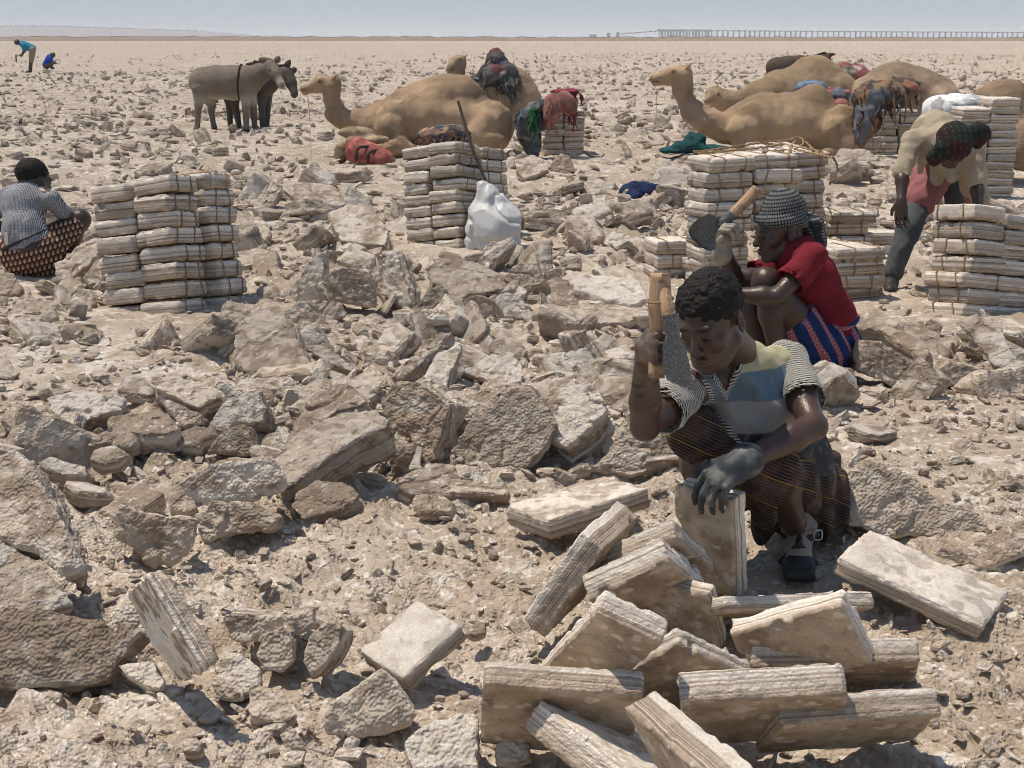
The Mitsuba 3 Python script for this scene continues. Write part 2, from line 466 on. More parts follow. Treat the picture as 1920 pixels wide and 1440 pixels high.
def rock_from_face(poly, n, Th, seed, rough=1.0, h=None, taper=0.25, round_=0.007):
    """A slab or rock whose one large face has this outline (3-D points in a plane with normal n) and that is Th thick behind it."""
    poly = np.asarray(poly, float); n = unit(n)
    c = poly.mean(0)
    e1 = unit(np.cross([0, 0, 1.0], n)); e2 = np.cross(n, e1)
    P = np.stack([(poly - c) @ e1, (poly - c) @ e2], 1)
    size = np.ptp(P, 0).max()
    h = h or max(0.0065, size / 46)
    lo = np.r_[P.min(0) - 0.05 - 3 * h, -Th - 0.05 - 3 * h]; hi = np.r_[P.max(0) + 0.05 + 3 * h, 0.05 + 3 * h]
    F = Field(lo, hi, h)
    off = np.random.default_rng(seed).uniform(0, 60, 3)
    am = rough * min(1.0, size / 0.3)
    hf = am * min(1.0, .55 + .12 / size)
    def fn(p):
        x, y, z = p[..., 0], p[..., 1], p[..., 2]
        s = p + off
        x2 = x + 0.05 * am * fb(s, 7, 2, 11); y2 = y + 0.05 * am * fb(s, 7, 2, 12)
        q0 = poly_distance(P, x2, y2) + np.maximum(-z, 0) * taper * (meshkit.noise(s * 4, 3) - 0.2)
        q1 = np.abs(z + Th / 2) - Th / 2
        q = np.stack([q0, q1], -1) + round_
        d = np.linalg.norm(np.maximum(q, 0), axis=-1) + np.minimum(q.max(-1), 0) - round_
        side = np.clip((q0 - q1) / 0.015, 0, 1)
        lay = meshkit.noise(np.stack([z * 48 + fb(s, 5, 2, 2) * 1.5, s[..., 0], s[..., 1]], -1), seed % 40)
        d = d + side * 0.030 * am * (np.round(lay * 5) / 5 * .6 + lay * .4 - 0.5)
        crack = np.clip(.035 - np.abs(fb(s, 5.5, 2, 16)), 0, 1) / .035
        return d + am * .024 * fb(s, 6, 2, 13) + hf * (0.022 * (np.abs(fb(s, 15, 2, 14)) - .12) + 0.018 * fb(s, 45, 2, 15) + 0.006 * fb(s, 80, 1, 17) + .012 * crack)
    F.join(lo, hi, fn, 0.0)
    v, f = F.mesh(0.1)
    uv = layered_uv(np.clip(1 + v[:, 2] / Th, -.1, 1.2), seed)
    return v @ np.stack([e1, e2, n]) + c, f, uv


SLABS = {
    'front_left': ([0.0953, 2.7463, 0.1212], [0.1084, 1.4203, 2.7973], [0.3124, 0.2623, 0.0533], 'layered salt slab on its edge, leftmost of the front pile, brown face outwards'),
    'bottom_flat': ([0.2253, 2.654, 0.0446], [-0.3258, 0.4364, -0.7053], [0.3397, 0.2779, 0.0675], 'salt slab with broad pale top, cut off by the bottom edge of the picture'),
    'bottom_edge': ([0.3609, 2.2659, 0.1739], [0.658, 1.0836, 1.558], [0.4313, 0.288, 0.0683], 'narrow white-banded salt slab between the two lowest slabs of the pile'),
    'front_mid': ([0.5132, 2.7618, 0.1231], [-0.0919, 1.1662, 2.8066], [0.3225, 0.2661, 0.0639], 'layered salt slab on its edge just behind the lowest right slab of the pile'),
    'front_right': ([0.6825, 2.7742, 0.0833], [-0.0864, 1.1874, 3.0342], [0.3314, 0.2095, 0.0593], 'layered salt slab with squared left end, lowest and rightmost of the front pile'),
    'second_right': ([0.7389, 3.1361, 0.0412], [-0.0681, 0.9271, 2.8143], [0.3656, 0.2753, 0.054], 'layered salt slab with clean square right end, top right of three parallel slabs'),
    'tilt_right': ([0.6469, 3.0569, 0.1376], [-0.1094, 1.3995, 1.9787], [0.286, 0.1805, 0.0603], 'salt slab raised at one end with its pointed corner up, right of the held slab'),
    'behind_right': ([0.6484, 3.4387, 0.064], [0.0379, 0.7798, 3.3175], [0.4024, 0.2776, 0.0435], 'salt slab mostly hidden behind the slab with the raised corner'),
    'under_held': ([0.4094, 3.4204, 0.0661], [0.4531, 1.4949, 2.1554], [0.2262, 0.172, 0.0453], 'thick salt slab leaning down right, directly below the slab held by the gloved hand'),
    'roof_left': ([0.173, 2.8254, 0.2049], [-0.2792, 1.0338, 1.5998], [0.4261, 0.1409, 0.0552], 'salt slab with one corner pointing up like a roof, left one of two'),
    'roof_right': ([0.3598, 2.9385, 0.1145], [-0.5164, 1.0695, 2.0846], [0.2109, 0.2285, 0.0511], 'salt slab with one corner pointing up like a roof, right one of two'),
    'lean_front': ([0.3299, 3.412, 0.1356], [-0.5821, 1.0567, 2.5366], [0.2225, 0.2467, 0.0742], 'salt slab leaning left, front one of the leaning trio beside the held slab'),
    'lean_mid': ([0.3465, 3.5254, 0.1452], [-0.479, 1.0525, 2.4693], [0.2568, 0.2485, 0.0565], 'salt slab leaning left, middle one of the leaning trio beside the held slab'),
    'lean_back': ([0.1766, 3.5104, 0.1423], [-1.3452, 0.3636, 2.514], [0.2867, 0.2663, 0.0709], 'long salt slab leaning left, outermost of the leaning trio beside the held slab'),
    'grey_flat': ([0.201, 4.2576, 0.0586], [-0.0393, -0.1541, 0.5159], [0.3536, 0.2348, 0.0668], 'flat salt slab with grey wet-looking top, behind the leaning trio'),
    'held': ([0.5292, 3.6966, 0.1552], [1.9169, 0.8575, -1.6442], [0.2951, 0.1848, 0.0686], 'salt slab standing on end under the gloved hand of the striped-shirt man'),
    'right_big': ([1.053, 3.5557, 0.0838], [0.1712, 0.2629, -0.4891], [0.3839, 0.2176, 0.051], 'large pale salt slab lying flat to the right of the striped-shirt man'),
    'lone_left': ([-0.232, 3.23, 0.054], [-0.9921, -0.4327, 3.5317], [0.1847, 0.1867, 0.0483], 'clean white square salt slab tilted on the loose dirt, left of the front pile'),
    'tilted_left': ([-0.7582, 3.0499, 0.1768], [2.1198, -0.0041, -1.2432], [0.2384, 0.2969, 0.0482], 'thick white-ridged salt slab tipped on its end beside the big overhanging left rock'),
}
slab_tops = []
for i, (name, (pos, rv, dims, text)) in enumerate(SLABS.items()):
    R = Rot.from_rotvec(rv).as_matrix()
    key = thing('salt_block', text, 'salt slab', 'cut salt slabs of the front pile')
    scene[key] = moved(slab_shape(dims, 100 + i, flip=name == 'held', h=0.0062, rough=1.3 if name == 'tilted_left' else 0.9), mat4(R, pos))

CROPS = {'f': (0, 0, 1), 'A': (480, 560, 1 / 2.4), 'B': (0, 560, 560 / 1920)}
def full(crop, pts):
    x0, y0, s = CROPS[crop]
    return [(x0 + x * s, y0 + y * s) for x, y in pts]
ROCKS = [
    # crop, outline, normal, thickness, height of its lowest point, label
    ('A', [(75, 715), (200, 600), (400, 500), (545, 495), (600, 570), (430, 640), (160, 830), (95, 860)], (-.2, -.38, .9), .14, .05, 'large tan rock slab tilted towards the left, smooth top and layered dark edge'),
    ('A', [(545, 470), (620, 380), (760, 362), (870, 470), (840, 600), (820, 740), (730, 745), (700, 600), (610, 580)], (-.35, -.86, .35), .13, 0, 'upright dark crusty slab with pale right rim, beside the large tan tilted slab'),
    ('A', [(1000, 470), (1090, 390), (1220, 395), (1330, 530), (1360, 570), (1200, 780), (930, 770), (870, 700)], (-.1, -.86, .48), .12, 0, 'grey crusty rock slab with an orange hollow in its face'),
    ('A', [(1230, 370), (1400, 345), (1500, 370), (1595, 480), (1390, 670), (1340, 610), (1250, 480)], (-.3, -.5, .8), .15, .08, 'broad grainy slab with dark underside, between the hollowed slab and the kneeling man'),
    ('A', [(1650, 590), (1900, 520), (1920, 740), (1690, 780), (1480, 790), (1560, 730)], (0, -.85, .5), .06, 0, 'smooth pale plate of salt behind the bent elbow of the striped-shirt man'),
    ('A', [(600, 370), (830, 145), (880, 150), (850, 200), (640, 375)], (-.5, -.5, .7), .07, .02, 'thin brown slab leaning steeply, left one of a leaning pair'),
    ('A', [(745, 350), (850, 190), (900, 180), (940, 205), (870, 330), (845, 410), (800, 380)], (-.2, -.6, .77), .06, .02, 'thin slab with bluish white rim leaning steeply, right one of a leaning pair'),
    ('A', [(915, 330), (1060, 240), (1150, 250), (1195, 320), (1190, 385), (1100, 390), (970, 340)], (0, -.5, .85), .10, 0, 'white-faced rock right of the leaning pair of thin slabs'),
    ('A', [(1240, 60), (1330, 30), (1600, 20), (1760, 45), (1690, 100), (1500, 110), (1350, 80)], (0, -.15, 1), .05, .03, 'wide flat pale slab lying level, left of the adze handle'),
    ('A', [(1495, 210), (1560, 150), (1610, 165), (1640, 220), (1570, 255), (1500, 255)], (-.3, -.6, .7), .06, 0, 'small dark block with layered edge, left of the raised fist'),
    ('A', [(1045, 200), (1100, 165), (1160, 160), (1230, 240), (1190, 265), (1060, 235)], (0, -.5, .86), .07, 0, 'greyish wedge of rock above the white-faced rock'),
    ('A', [(230, 220), (290, 200), (340, 210), (400, 280), (480, 320), (420, 330), (300, 270)], (0, -.6, .8), .06, 0, 'white layered splinter slab right of the big pale boulder'),
    ('f', [(432, 655), (440, 610), (470, 585), (490, 572), (520, 570), (545, 598), (575, 650), (588, 695), (575, 710), (470, 705), (445, 690)], (-.2, -.6, .77), .12, 0, 'big pale crusty boulder standing in front of the left stack'),
    ('f', [(400, 600), (425, 560), (455, 565), (470, 590), (440, 625), (405, 610)], (0, -.6, .8), .10, 0, 'rounded pitted rock at the lower right corner of the left stack'),
    ('A', [(190, 500), (260, 440), (330, 390), (430, 400), (490, 470), (480, 490), (380, 500), (200, 620), (90, 700)], (-.3, -.5, .8), .06, .06, 'thin dark slab tucked behind the large tan tilted slab'),
    ('A', [(215, 390), (240, 360), (480, 330), (560, 350), (580, 385), (500, 430), (400, 380), (300, 400)], (0, -.4, .9), .07, .02, 'long pale slab lying below the big pale boulder'),
    ('A', [(150, 920), (190, 860), (280, 800), (390, 810), (460, 870), (460, 890), (380, 940), (200, 990)], (0, -.5, .86), .12, 0, 'knobbly rounded boulder in front of the large tan tilted slab'),
    ('A', [(690, 790), (800, 740), (890, 750), (910, 790), (870, 880), (790, 870), (700, 880), (640, 840)], (0, -.55, .83), .10, 0, 'brown rock with white left end, below the upright dark slab'),
    ('A', [(705, 910), (720, 880), (830, 870), (900, 930), (880, 960), (740, 965)], (0, -.5, .86), .08, 0, 'small two-toned rock just below the brown rock with white end'),
    ('f', [(607, 525), (640, 500), (690, 505), (705, 555), (700, 575), (650, 572), (615, 565)], (.05, -.97, .2), .22, .06, 'squared brown block raised on other rocks, left of the tall upright slab'),
    ('f', [(700, 480), (745, 468), (768, 540), (770, 590), (745, 578), (715, 555)], (-.5, -.8, .3), .12, 0, 'tall upright slab of salt right of the squared brown block'),
    ('f', [(525, 562), (590, 470), (607, 465), (605, 520), (600, 560)], (-.2, -.93, .3), .12, 0, 'triangular slab leaning left of the squared brown block'),
    ('f', [(527, 580), (560, 560), (640, 565), (655, 590), (600, 615), (555, 608)], (0, -.9, .4), .15, 0, 'low pale rock under the triangular slab'),
    ('f', [(690, 500), (710, 500), (755, 550), (755, 575), (725, 575)], (.4, -.7, .6), .05, 0, 'thin white-edged slab leaning on the squared brown block'),
    ('f', [(805, 510), (830, 470), (860, 475), (925, 505), (965, 525), (960, 540), (880, 548), (850, 560), (810, 550)], (.1, -.4, .9), .12, .03, 'long block with smooth pale top, below the white sack'),
    ('f', [(760, 597), (815, 532), (835, 545), (843, 580), (835, 600), (790, 605)], (-.2, -.93, .3), .14, 0, 'pyramid shaped brown rock below the long pale block'),
    ('f', [(853, 565), (900, 550), (925, 560), (935, 590), (900, 597), (853, 592)], (0, -.95, .25), .18, 0, 'squat brown block beside the pyramid shaped rock'),
    ('f', [(923, 560), (960, 528), (970, 540), (993, 590), (985, 597), (950, 595)], (.4, -.7, .6), .07, 0, 'dark striped slab leaning right of the squat brown block'),
    ('f', [(945, 520), (975, 492), (1005, 490), (1020, 530), (1024, 560), (995, 565), (965, 540)], (-.1, -.92, .4), .14, 0, 'rough brown boulder above the dark striped slab'),
    ('f', [(1063, 520), (1100, 512), (1200, 525), (1215, 560), (1180, 570), (1080, 545)], (0, -.3, .97), .10, .03, 'low flat rock with an oval hole, left of the tied slabs'),
    ('f', [(1028, 550), (1050, 545), (1085, 562), (1085, 575), (1050, 573), (1030, 562)], (0, -.3, .95), .03, .06, 'thin yellowish plate resting on the wide flat pale slab'),
    ('B', [(-60, 120), (80, 85), (270, 110), (265, 130), (0, 200), (-60, 215)], (0, -.08, 1), .06, .04, 'flat cut slab with dark front edge at the left picture border'),
    ('B', [(660, 780), (700, 740), (1040, 700), (1170, 830), (1090, 860), (930, 870), (740, 840)], (0, -.2, .98), .09, .06, 'six-sided flat pale slab in the middle of the left rubble'),
    ('B', [(745, 580), (780, 500), (940, 490), (1000, 600), (960, 625), (800, 610)], (0, -.3, .95), .05, .06, 'small flat pitted plate above the six-sided slab'),
    ('B', [(975, 510), (1040, 480), (1180, 500), (1380, 530), (1470, 630), (1400, 640), (1280, 700), (1150, 640), (1000, 570)], (.1, -.4, .9), .09, .06, 'dark brown tilted slab with white lower rim, above the six-sided slab'),
    ('B', [(1040, 640), (1080, 640), (1310, 750), (1290, 790), (1190, 825), (1120, 760)], (.2, -.7, .7), .05, 0, 'narrow striped slab wedged under the dark brown tilted slab'),
    ('B', [(1460, 590), (1560, 500), (1850, 490), (1890, 560), (1850, 610), (1700, 570), (1500, 640)], (0, -.4, .9), .08, .02, 'pale slab with chipped front at the foot of the big pale boulder'),
    ('B', [(1330, 830), (1430, 660), (1590, 600), (1650, 600), (1700, 700), (1690, 790), (1560, 800), (1420, 860)], (-.2, -.8, .6), .12, 0, 'white and tan fluted rock with a peak, left of the thin dark slab'),
    ('B', [(1110, 920), (1150, 850), (1260, 820), (1380, 830), (1400, 870), (1300, 920), (1280, 960), (1150, 950)], (0, -.5, .86), .10, 0, 'rounded pale stone right of the six-sided slab'),
    ('B', [(1320, 1000), (1420, 840), (1580, 800), (1640, 950), (1650, 1000), (1480, 1000)], (-.1, -.92, .4), .14, 0, 'tent shaped crusty rock below the fluted rock'),
    ('B', [(1150, 1170), (1290, 1110), (1450, 1060), (1720, 1040), (1790, 1150), (1790, 1240), (1560, 1270), (1400, 1290), (1260, 1260)], (0, -.96, .25), .24, .10, 'long slab with creamy front edge resting on boulders'),
    ('f', [(312, 920), (330, 905), (360, 925), (370, 950), (345, 962), (315, 955)], (0, -.6, .8), .10, 0, 'small boulder under the left end of the creamy-edged slab'),
    ('f', [(368, 960), (400, 940), (490, 945), (530, 970), (520, 990), (440, 995), (380, 1010)], (0, -.92, .4), .2, 0, 'lumpy grey boulder beneath the creamy-edged slab'),
    ('B', [(480, 940), (600, 870), (760, 845), (870, 860), (890, 930), (830, 960), (720, 940)], (0, -.5, .86), .06, .02, 'white ragged slab in front of the six-sided slab'),
    ('B', [(560, 1040), (600, 970), (730, 940), (830, 1000), (760, 1050), (640, 1065)], (0, -.5, .86), .06, 0, 'lens shaped white rock below the white ragged slab'),
    ('B', [(250, 1060), (330, 1010), (450, 1040), (560, 1060), (550, 1130), (380, 1120), (290, 1100)], (0, -.5, .86), .06, 0, 'yellowish crumbly rock left of the lens shaped white rock'),
    ('B', [(300, 780), (310, 640), (430, 600), (560, 560), (720, 620), (800, 640), (780, 700), (600, 760), (470, 870), (380, 850)], (0, -.4, .9), .15, 0, 'large rounded crusty hump beside the dug hole on the left'),
    ('f', [(-30, 700), (0, 660), (25, 690), (38, 700), (20, 712)], (0, -.6, .8), .10, 0, 'pale rock at the left border below the flat cut slab'),
    ('f', [(-60, 870), (20, 850), (55, 875), (80, 930), (110, 1000), (128, 1060), (105, 1070), (50, 1020), (-60, 980)], (-.2, -.7, .7), .20, .18, 'huge rounded rock at the left border, topmost of the left heap'),
    ('f', [(-60, 975), (0, 985), (70, 1050), (130, 1115), (137, 1125), (100, 1140), (-60, 1150)], (.1, -.4, .9), .15, .12, 'sloping sandy rock between the two largest rocks at the left border'),
    ('f', [(-60, 1140), (0, 1130), (100, 1140), (180, 1160), (260, 1170), (272, 1185), (240, 1215), (195, 1275), (140, 1280), (-60, 1295)], (.1, -.8, .6), .25, 0, 'big layered slab with overhanging right tip at the lower left border'),
    ('f', [(217, 1010), (225, 955), (290, 975), (330, 965), (368, 970), (360, 1025), (330, 1050), (295, 1055), (270, 1040)], (.15, -.95, .25), .18, 0, 'dark brown cube-like block with white foot, above the tipped slab'),
    ('f', [(420, 1150), (440, 1145), (530, 1150), (585, 1145), (587, 1170), (560, 1185), (500, 1200), (435, 1190)], (0, -.95, .3), .22, .05, 'dark crusty ledge of rock right of the tipped slab'),
    ('f', [(395, 1245), (430, 1220), (460, 1225), (490, 1250), (490, 1285), (455, 1300), (400, 1300)], (0, -.6, .8), .10, 0, 'creamy white chunk at the lower end of the tipped slab'),
    ('f', [(393, 1260), (415, 1270), (445, 1300), (440, 1315), (400, 1310)], (-.3, -.8, .5), .05, 0, 'small white triangular chip in front of the creamy chunk'),
    ('f', [(215, 1245), (250, 1240), (290, 1240), (310, 1275), (300, 1290), (270, 1285), (230, 1260)], (0, -.6, .8), .12, 0, 'pale stone in the shade under the overhanging tip'),
    ('f', [(483, 1230), (500, 1190), (530, 1175), (550, 1200), (553, 1240), (530, 1265), (495, 1260)], (0, -.93, .4), .13, 0, 'grey granular lump between two chunks right of the dark ledge'),
    ('f', [(572, 1240), (585, 1190), (620, 1163), (640, 1175), (635, 1210), (610, 1255), (585, 1270)], (-.2, -.9, .4), .13, 0, 'upright tan lump left of the clean white square slab'),
    ('f', [(460, 1330), (470, 1290), (500, 1280), (540, 1310), (555, 1340), (530, 1360), (500, 1352), (470, 1345)], (0, -.6, .8), .12, 0, 'brown and white rock low on the left, below the granular lump'),
    ('f', [(337, 1390), (360, 1378), (380, 1392), (375, 1410), (350, 1413), (338, 1405)], (0, -.6, .8), .05, 0, 'fist sized white stone near the bottom of the picture'),
    ('f', [(130, 1380), (145, 1360), (185, 1355), (195, 1375), (165, 1390), (145, 1398)], (0, -.6, .8), .06, 0, 'knobbly white stone at the bottom left on the sand'),
    ('f', [(645, 1380), (600, 1370), (620, 1320), (690, 1265), (715, 1253), (745, 1280), (780, 1340), (770, 1360), (715, 1372)], (0, -.93, .38), .18, 0, 'dark pyramid shaped rock in front of the clean white square slab'),
    ('f', [(752, 1385), (800, 1350), (870, 1330), (900, 1335), (900, 1440), (770, 1440), (755, 1410)], (0, -.6, .8), .12, 0, 'half buried slab at the left foot of the front pile'),
    ('f', [(868, 1190), (890, 1160), (910, 1165), (912, 1185), (890, 1195)], (0, -.7, .7), .05, 0, 'small brown stone left of the leaning trio'),
    ('f', [(928, 1425), (925, 1390), (960, 1380), (995, 1392), (1000, 1420), (965, 1432)], (0, -.7, .7), .10, 0, 'pale stone propping the leftmost slab of the front pile'),
    ('f', [(1595, 615), (1640, 577), (1655, 585), (1750, 655), (1735, 678), (1650, 620)], (-.3, -.3, .9), .09, .08, 'dark crusty slab behind another, right of the red-shirted man'),
    ('f', [(1600, 655), (1606, 636), (1650, 640), (1736, 688), (1712, 730), (1604, 692)], (-.2, -.94, .25), .24, .0, 'tan slab with hollowed dark edge right of the red-shirted man'),
    ('f', [(1712, 729), (1745, 700), (1776, 676), (1868, 696), (1866, 729), (1800, 722)], (0, -.96, .25), .22, 0, 'slab with smooth cream underside, right of the tan hollowed slab'),
    ('f', [(1800, 605), (1840, 578), (1865, 600), (1890, 640), (1920, 680), (1950, 740), (1920, 735), (1860, 680), (1830, 650)], (-.5, -.6, .6), .08, 0, 'long holed slab leaning at the right border below the right stack'),
    ('f', [(1565, 940), (1575, 890), (1620, 870), (1680, 880), (1760, 930), (1830, 960), (1870, 1000), (1790, 1030), (1740, 1000), (1660, 1000), (1620, 985), (1600, 985), (1570, 970)], (.1, -.86, .48), .32, 0, 'large ragged white and brown rock behind the large pale slab on the right'),
    ('f', [(1580, 885), (1612, 830), (1620, 830), (1612, 870), (1600, 890)], (0, -.85, .5), .03, .03, 'white pointed shard sticking up beside the knotted waistcloth'),
    ('f', [(1843, 920), (1850, 900), (1900, 890), (1960, 900), (1960, 930), (1890, 937)], (0, -.5, .86), .08, 0, 'pale stone on the trampled ground at the right border'),
    ('f', [(1757, 1035), (1780, 1030), (1850, 1000), (1925, 985), (1960, 985), (1960, 1010), (1850, 1060), (1825, 1065), (1800, 1045)], (0, -.5, .86), .03, .03, 'thin ragged plate of salt at the right border behind the large pale slab'),
    ('f', [(612, 400), (655, 378), (695, 385), (727, 430), (725, 460), (640, 450)], (-.1, -.4, .9), .12, .04, 'tilted block with flat tan top, left of the middle stack'),
    ('f', [(527, 350), (560, 340), (620, 345), (650, 380), (610, 393), (570, 388)], (0, -.3, .95), .06, .02, 'broad pale plate lying behind the left stack'),
    ('f', [(475, 385), (500, 345), (520, 340), (525, 360), (500, 398), (480, 395)], (-.4, -.7, .6), .06, 0, 'small slab leaning behind the left stack'),
    ('f', [(430, 400), (460, 393), (505, 430), (500, 450), (450, 455), (432, 440)], (0, -.5, .86), .10, 0, 'rounded rock immediately right of the left stack'),
    ('f', [(415, 480), (480, 465), (520, 475), (515, 490), (430, 500)], (0, -.15, 1), .06, .04, 'flat layered slab lying right of the left stack'),
    ('f', [(988, 395), (1010, 387), (1060, 393), (1065, 415), (1020, 422), (990, 415)], (0, -.6, .8), .08, 0, 'pale block right of the white sack'),
    ('f', [(1085, 345), (1110, 338), (1155, 342), (1150, 360), (1100, 365)], (0, -.5, .86), .08, 0, 'low block left of the blue cloth on the ground'),
    ('f', [(1140, 440), (1155, 436), (1235, 450), (1230, 465), (1165, 468), (1145, 455)], (0, -.4, .9), .07, 0, 'long pale slab between the white sack and the tied bundles'),
    ('f', [(1030, 315), (1050, 285), (1065, 290), (1080, 320), (1060, 325)], (-.3, -.7, .6), .08, 0, 'pointed rock in front of the far stack with rags'),
    ('f', [(965, 300), (1000, 290), (1028, 300), (1028, 318), (985, 335), (965, 320)], (0, -.5, .86), .10, 0, 'flat topped rock right of the middle stack'),
    ('f', [(890, 480), (920, 455), (960, 448), (985, 465), (990, 490), (920, 495)], (0, -.6, .8), .10, 0, 'brown rock lying against the white sack'),
    ('f', [(100, 540), (120, 517), (150, 520), (155, 535), (140, 550), (105, 560)], (0, -.7, .7), .10, 0, 'rock with hollow face near the seated man in grey'),
    ('f', [(128, 560), (150, 540), (170, 545), (180, 570), (165, 582), (135, 575)], (0, -.7, .7), .10, 0, 'rough rock below the hollow faced one, left of the left stack'),
    ('f', [(20, 585), (45, 552), (75, 558), (115, 565), (90, 585)], (0, -.3, .95), .06, 0, 'flat rock in front of the seated man in grey'),
    ('f', [(-5, 550), (0, 510), (25, 510), (45, 540), (35, 555)], (0, -.6, .8), .10, 0, 'pale angular rock at the left border by the seated man'),
    ('f', [(103, 495), (180, 440), (190, 450), (190, 470), (130, 520), (105, 525)], (-.2, -.7, .7), .07, .02, 'layered slab leaning between the seated man and the left stack'),
    ('f', [(150, 520), (185, 480), (192, 525), (175, 545)], (-.2, -.7, .7), .06, 0, 'smaller layered slab leaning against the left stack'),
    ('f', [(855, 275), (890, 268), (930, 285), (900, 300), (870, 296)], (0, -.6, .8), .2, 0, None),
    ('f', [(1560, 300), (1575, 280), (1620, 278), (1650, 295), (1640, 305), (1590, 308)], (0, -.6, .8), .15, 0, 'rounded grey rock beside the hind leg of the right camel'),
]
def place_rocks():
    for i, (crop, pts, n, Th, z0, text) in enumerate(ROCKS):
        if text is None:
            continue
        pts = full(crop, pts)
        n = unit(n)
        low = max(pts, key=lambda q: q[1])
        a = onZ(low[0], low[1], z0)
        poly = []
        for px, py in pts:
            d = ray(px, py)
            t = ((a - [0, 0, EYE]) @ n) / (d @ n)
            poly.append(np.array([0, 0, EYE]) + d * t)
        v, f, uv = rock_from_face(poly, n, Th, 300 + i)
        key = thing('salt_rock', text, 'rock', 'salt rocks of the quarry floor')
        scene[key] = mikit.ply((v, f), 'mat_rock', smooth=False, uv=uv)
        USED.append((np.mean(poly, 0)[:2], np.ptp(np.array(poly)[:, 0]) / 2))
USED = []
place_rocks()

# ---------------------------------------------------------------- stacks of tied slabs
BLOCK = (0.31, 0.255, 0.083)
BLOCKS = [slab_mesh(BLOCK, 700 + i, h=0.0135, rough=.75, chips=4) for i in range(12)]
BLOCK_SHAPES = {}

def block_shape(i, seed):
    k = (i, seed % 4)
    if k not in BLOCK_SHAPES:
        v, f, uv = BLOCKS[i]
        BLOCK_SHAPES[k] = mikit.ply((v, f), 'mat_slab', smooth=True, uv=layered_uv(uv[:, 1], 700 + i * 4 + seed % 4))
    return BLOCK_SHAPES[k]

def cord_loop(rng, x, r=0.0042):
    L, W, Th = BLOCK
    a, b = W / 2 + r, Th / 2 + r * 0.6
    pts = [(-a, -b * .8), (-a, 0), (-a, b * .8), (-a * .93, b), (0, b + .001), (a * .93, b), (a, b * .8), (a, 0), (a, -b * .8), (a * .93, -b), (0, -b), (-a * .93, -b)]
    sl = rng.uniform(-.012, .012)
    return tube_mesh([(x + sl * z / b + rng.normal(0, .0015), y, z) for y, z in pts], r, 5, closed=True)

CORDS = []
for _i in range(8):
    _r = np.random.default_rng(60 + _i)
    CORDS.append(mikit.ply(cord_loop(_r, 0.0), 'mat_rope', smooth=True))

ORD = ['bottom', 'second', 'third', 'fourth', 'fifth', 'sixth', 'seventh', 'eighth', 'ninth', 'tenth', 'eleventh', 'twelfth', 'thirteenth', 'fourteenth']
def stack(where, base, yaw, layers, cells, back=0.0, side=0.0, seed=1, lay=0.087, cords=(-.085, .07), tied=None, loose=0.012, grow=0.0, scale=(1, 1, 1)):
    """cells: {words: (x, y)} columns of slabs in the stack's own frame, in metres. A slab's long side runs along the frame's y."""
    rng = np.random.default_rng(seed)
    base = np.asarray(base, float)
    Rs = Rot.from_euler('ZXY', [yaw, -back, side]).as_matrix()
    Rs = Rot.from_euler('X', -back).as_matrix() @ Rot.from_euler('Y', side).as_matrix() @ Rot.from_euler('Z', yaw).as_matrix()
    top = 0.0
    for words, cell in cells.items():
        n = cell[2] if len(cell) > 2 else layers
        skip = cell[3] if len(cell) > 3 else 0
        z = 0.0
        for k in range(n):
            t = BLOCK[2] * scale[2] * rng.uniform(0.93, 1.05)
            j = rng.normal(0, loose, 2) + np.array([grow * k, 0])
            p = base + Rs @ np.array([cell[0] * scale[0] + j[0], cell[1] * scale[1] + j[1], z + t / 2])
            z += t + rng.uniform(0.0, lay - BLOCK[2])
            top = max(top, base[2] + z)
            if k < skip:
                continue
            R = Rs @ Rot.from_euler('ZYX', [math.pi / 2 + rng.normal(0, .035) + math.pi * rng.integers(2), rng.normal(0, .012), rng.normal(0, .02)]).as_matrix()
            i = int(rng.integers(len(BLOCKS)))
            m = mat4(R, p)
            m[:3, :3] = m[:3, :3] @ np.diag([scale[1], scale[0], t / BLOCK[2]])
            lw = 'on top' if k == n - 1 else 'lowest' if k == 0 else f'{ORD[k]} from the ground'
            text = f'{words + " " if words else ""}slab of {where}, {lw}'
            key = thing('stacked_salt_block', text, 'salt slab', f'salt slabs of {where}')
            scene[key] = moved(block_shape(i, int(rng.integers(4))), m)
            if tied is None or words in tied:
                for x in cords:
                    q = m @ mat4(None, (x + rng.normal(0, .012), 0, 0))
                    part(key, 'cord', moved(CORDS[int(rng.integers(8))], q))
    return top

STACKS_AT, TOPS = [], {}
def on(px, py):
    p = onZ(px, py)
    p[2] = min(height_at(p[0], p[1]), 0.02) - 0.015
    return p

W2, L2 = BLOCK[1], BLOCK[0]
def corner_stack(where, px, py, yaw, layers, right_first=True, **kw):
    """px, py: where the near upright edge of the stack meets the ground."""
    base = on(px, py)
    STACKS_AT.append((base[0], base[1], 0.55))
    TOPS[where] = stack(where, base, yaw, layers, **kw)

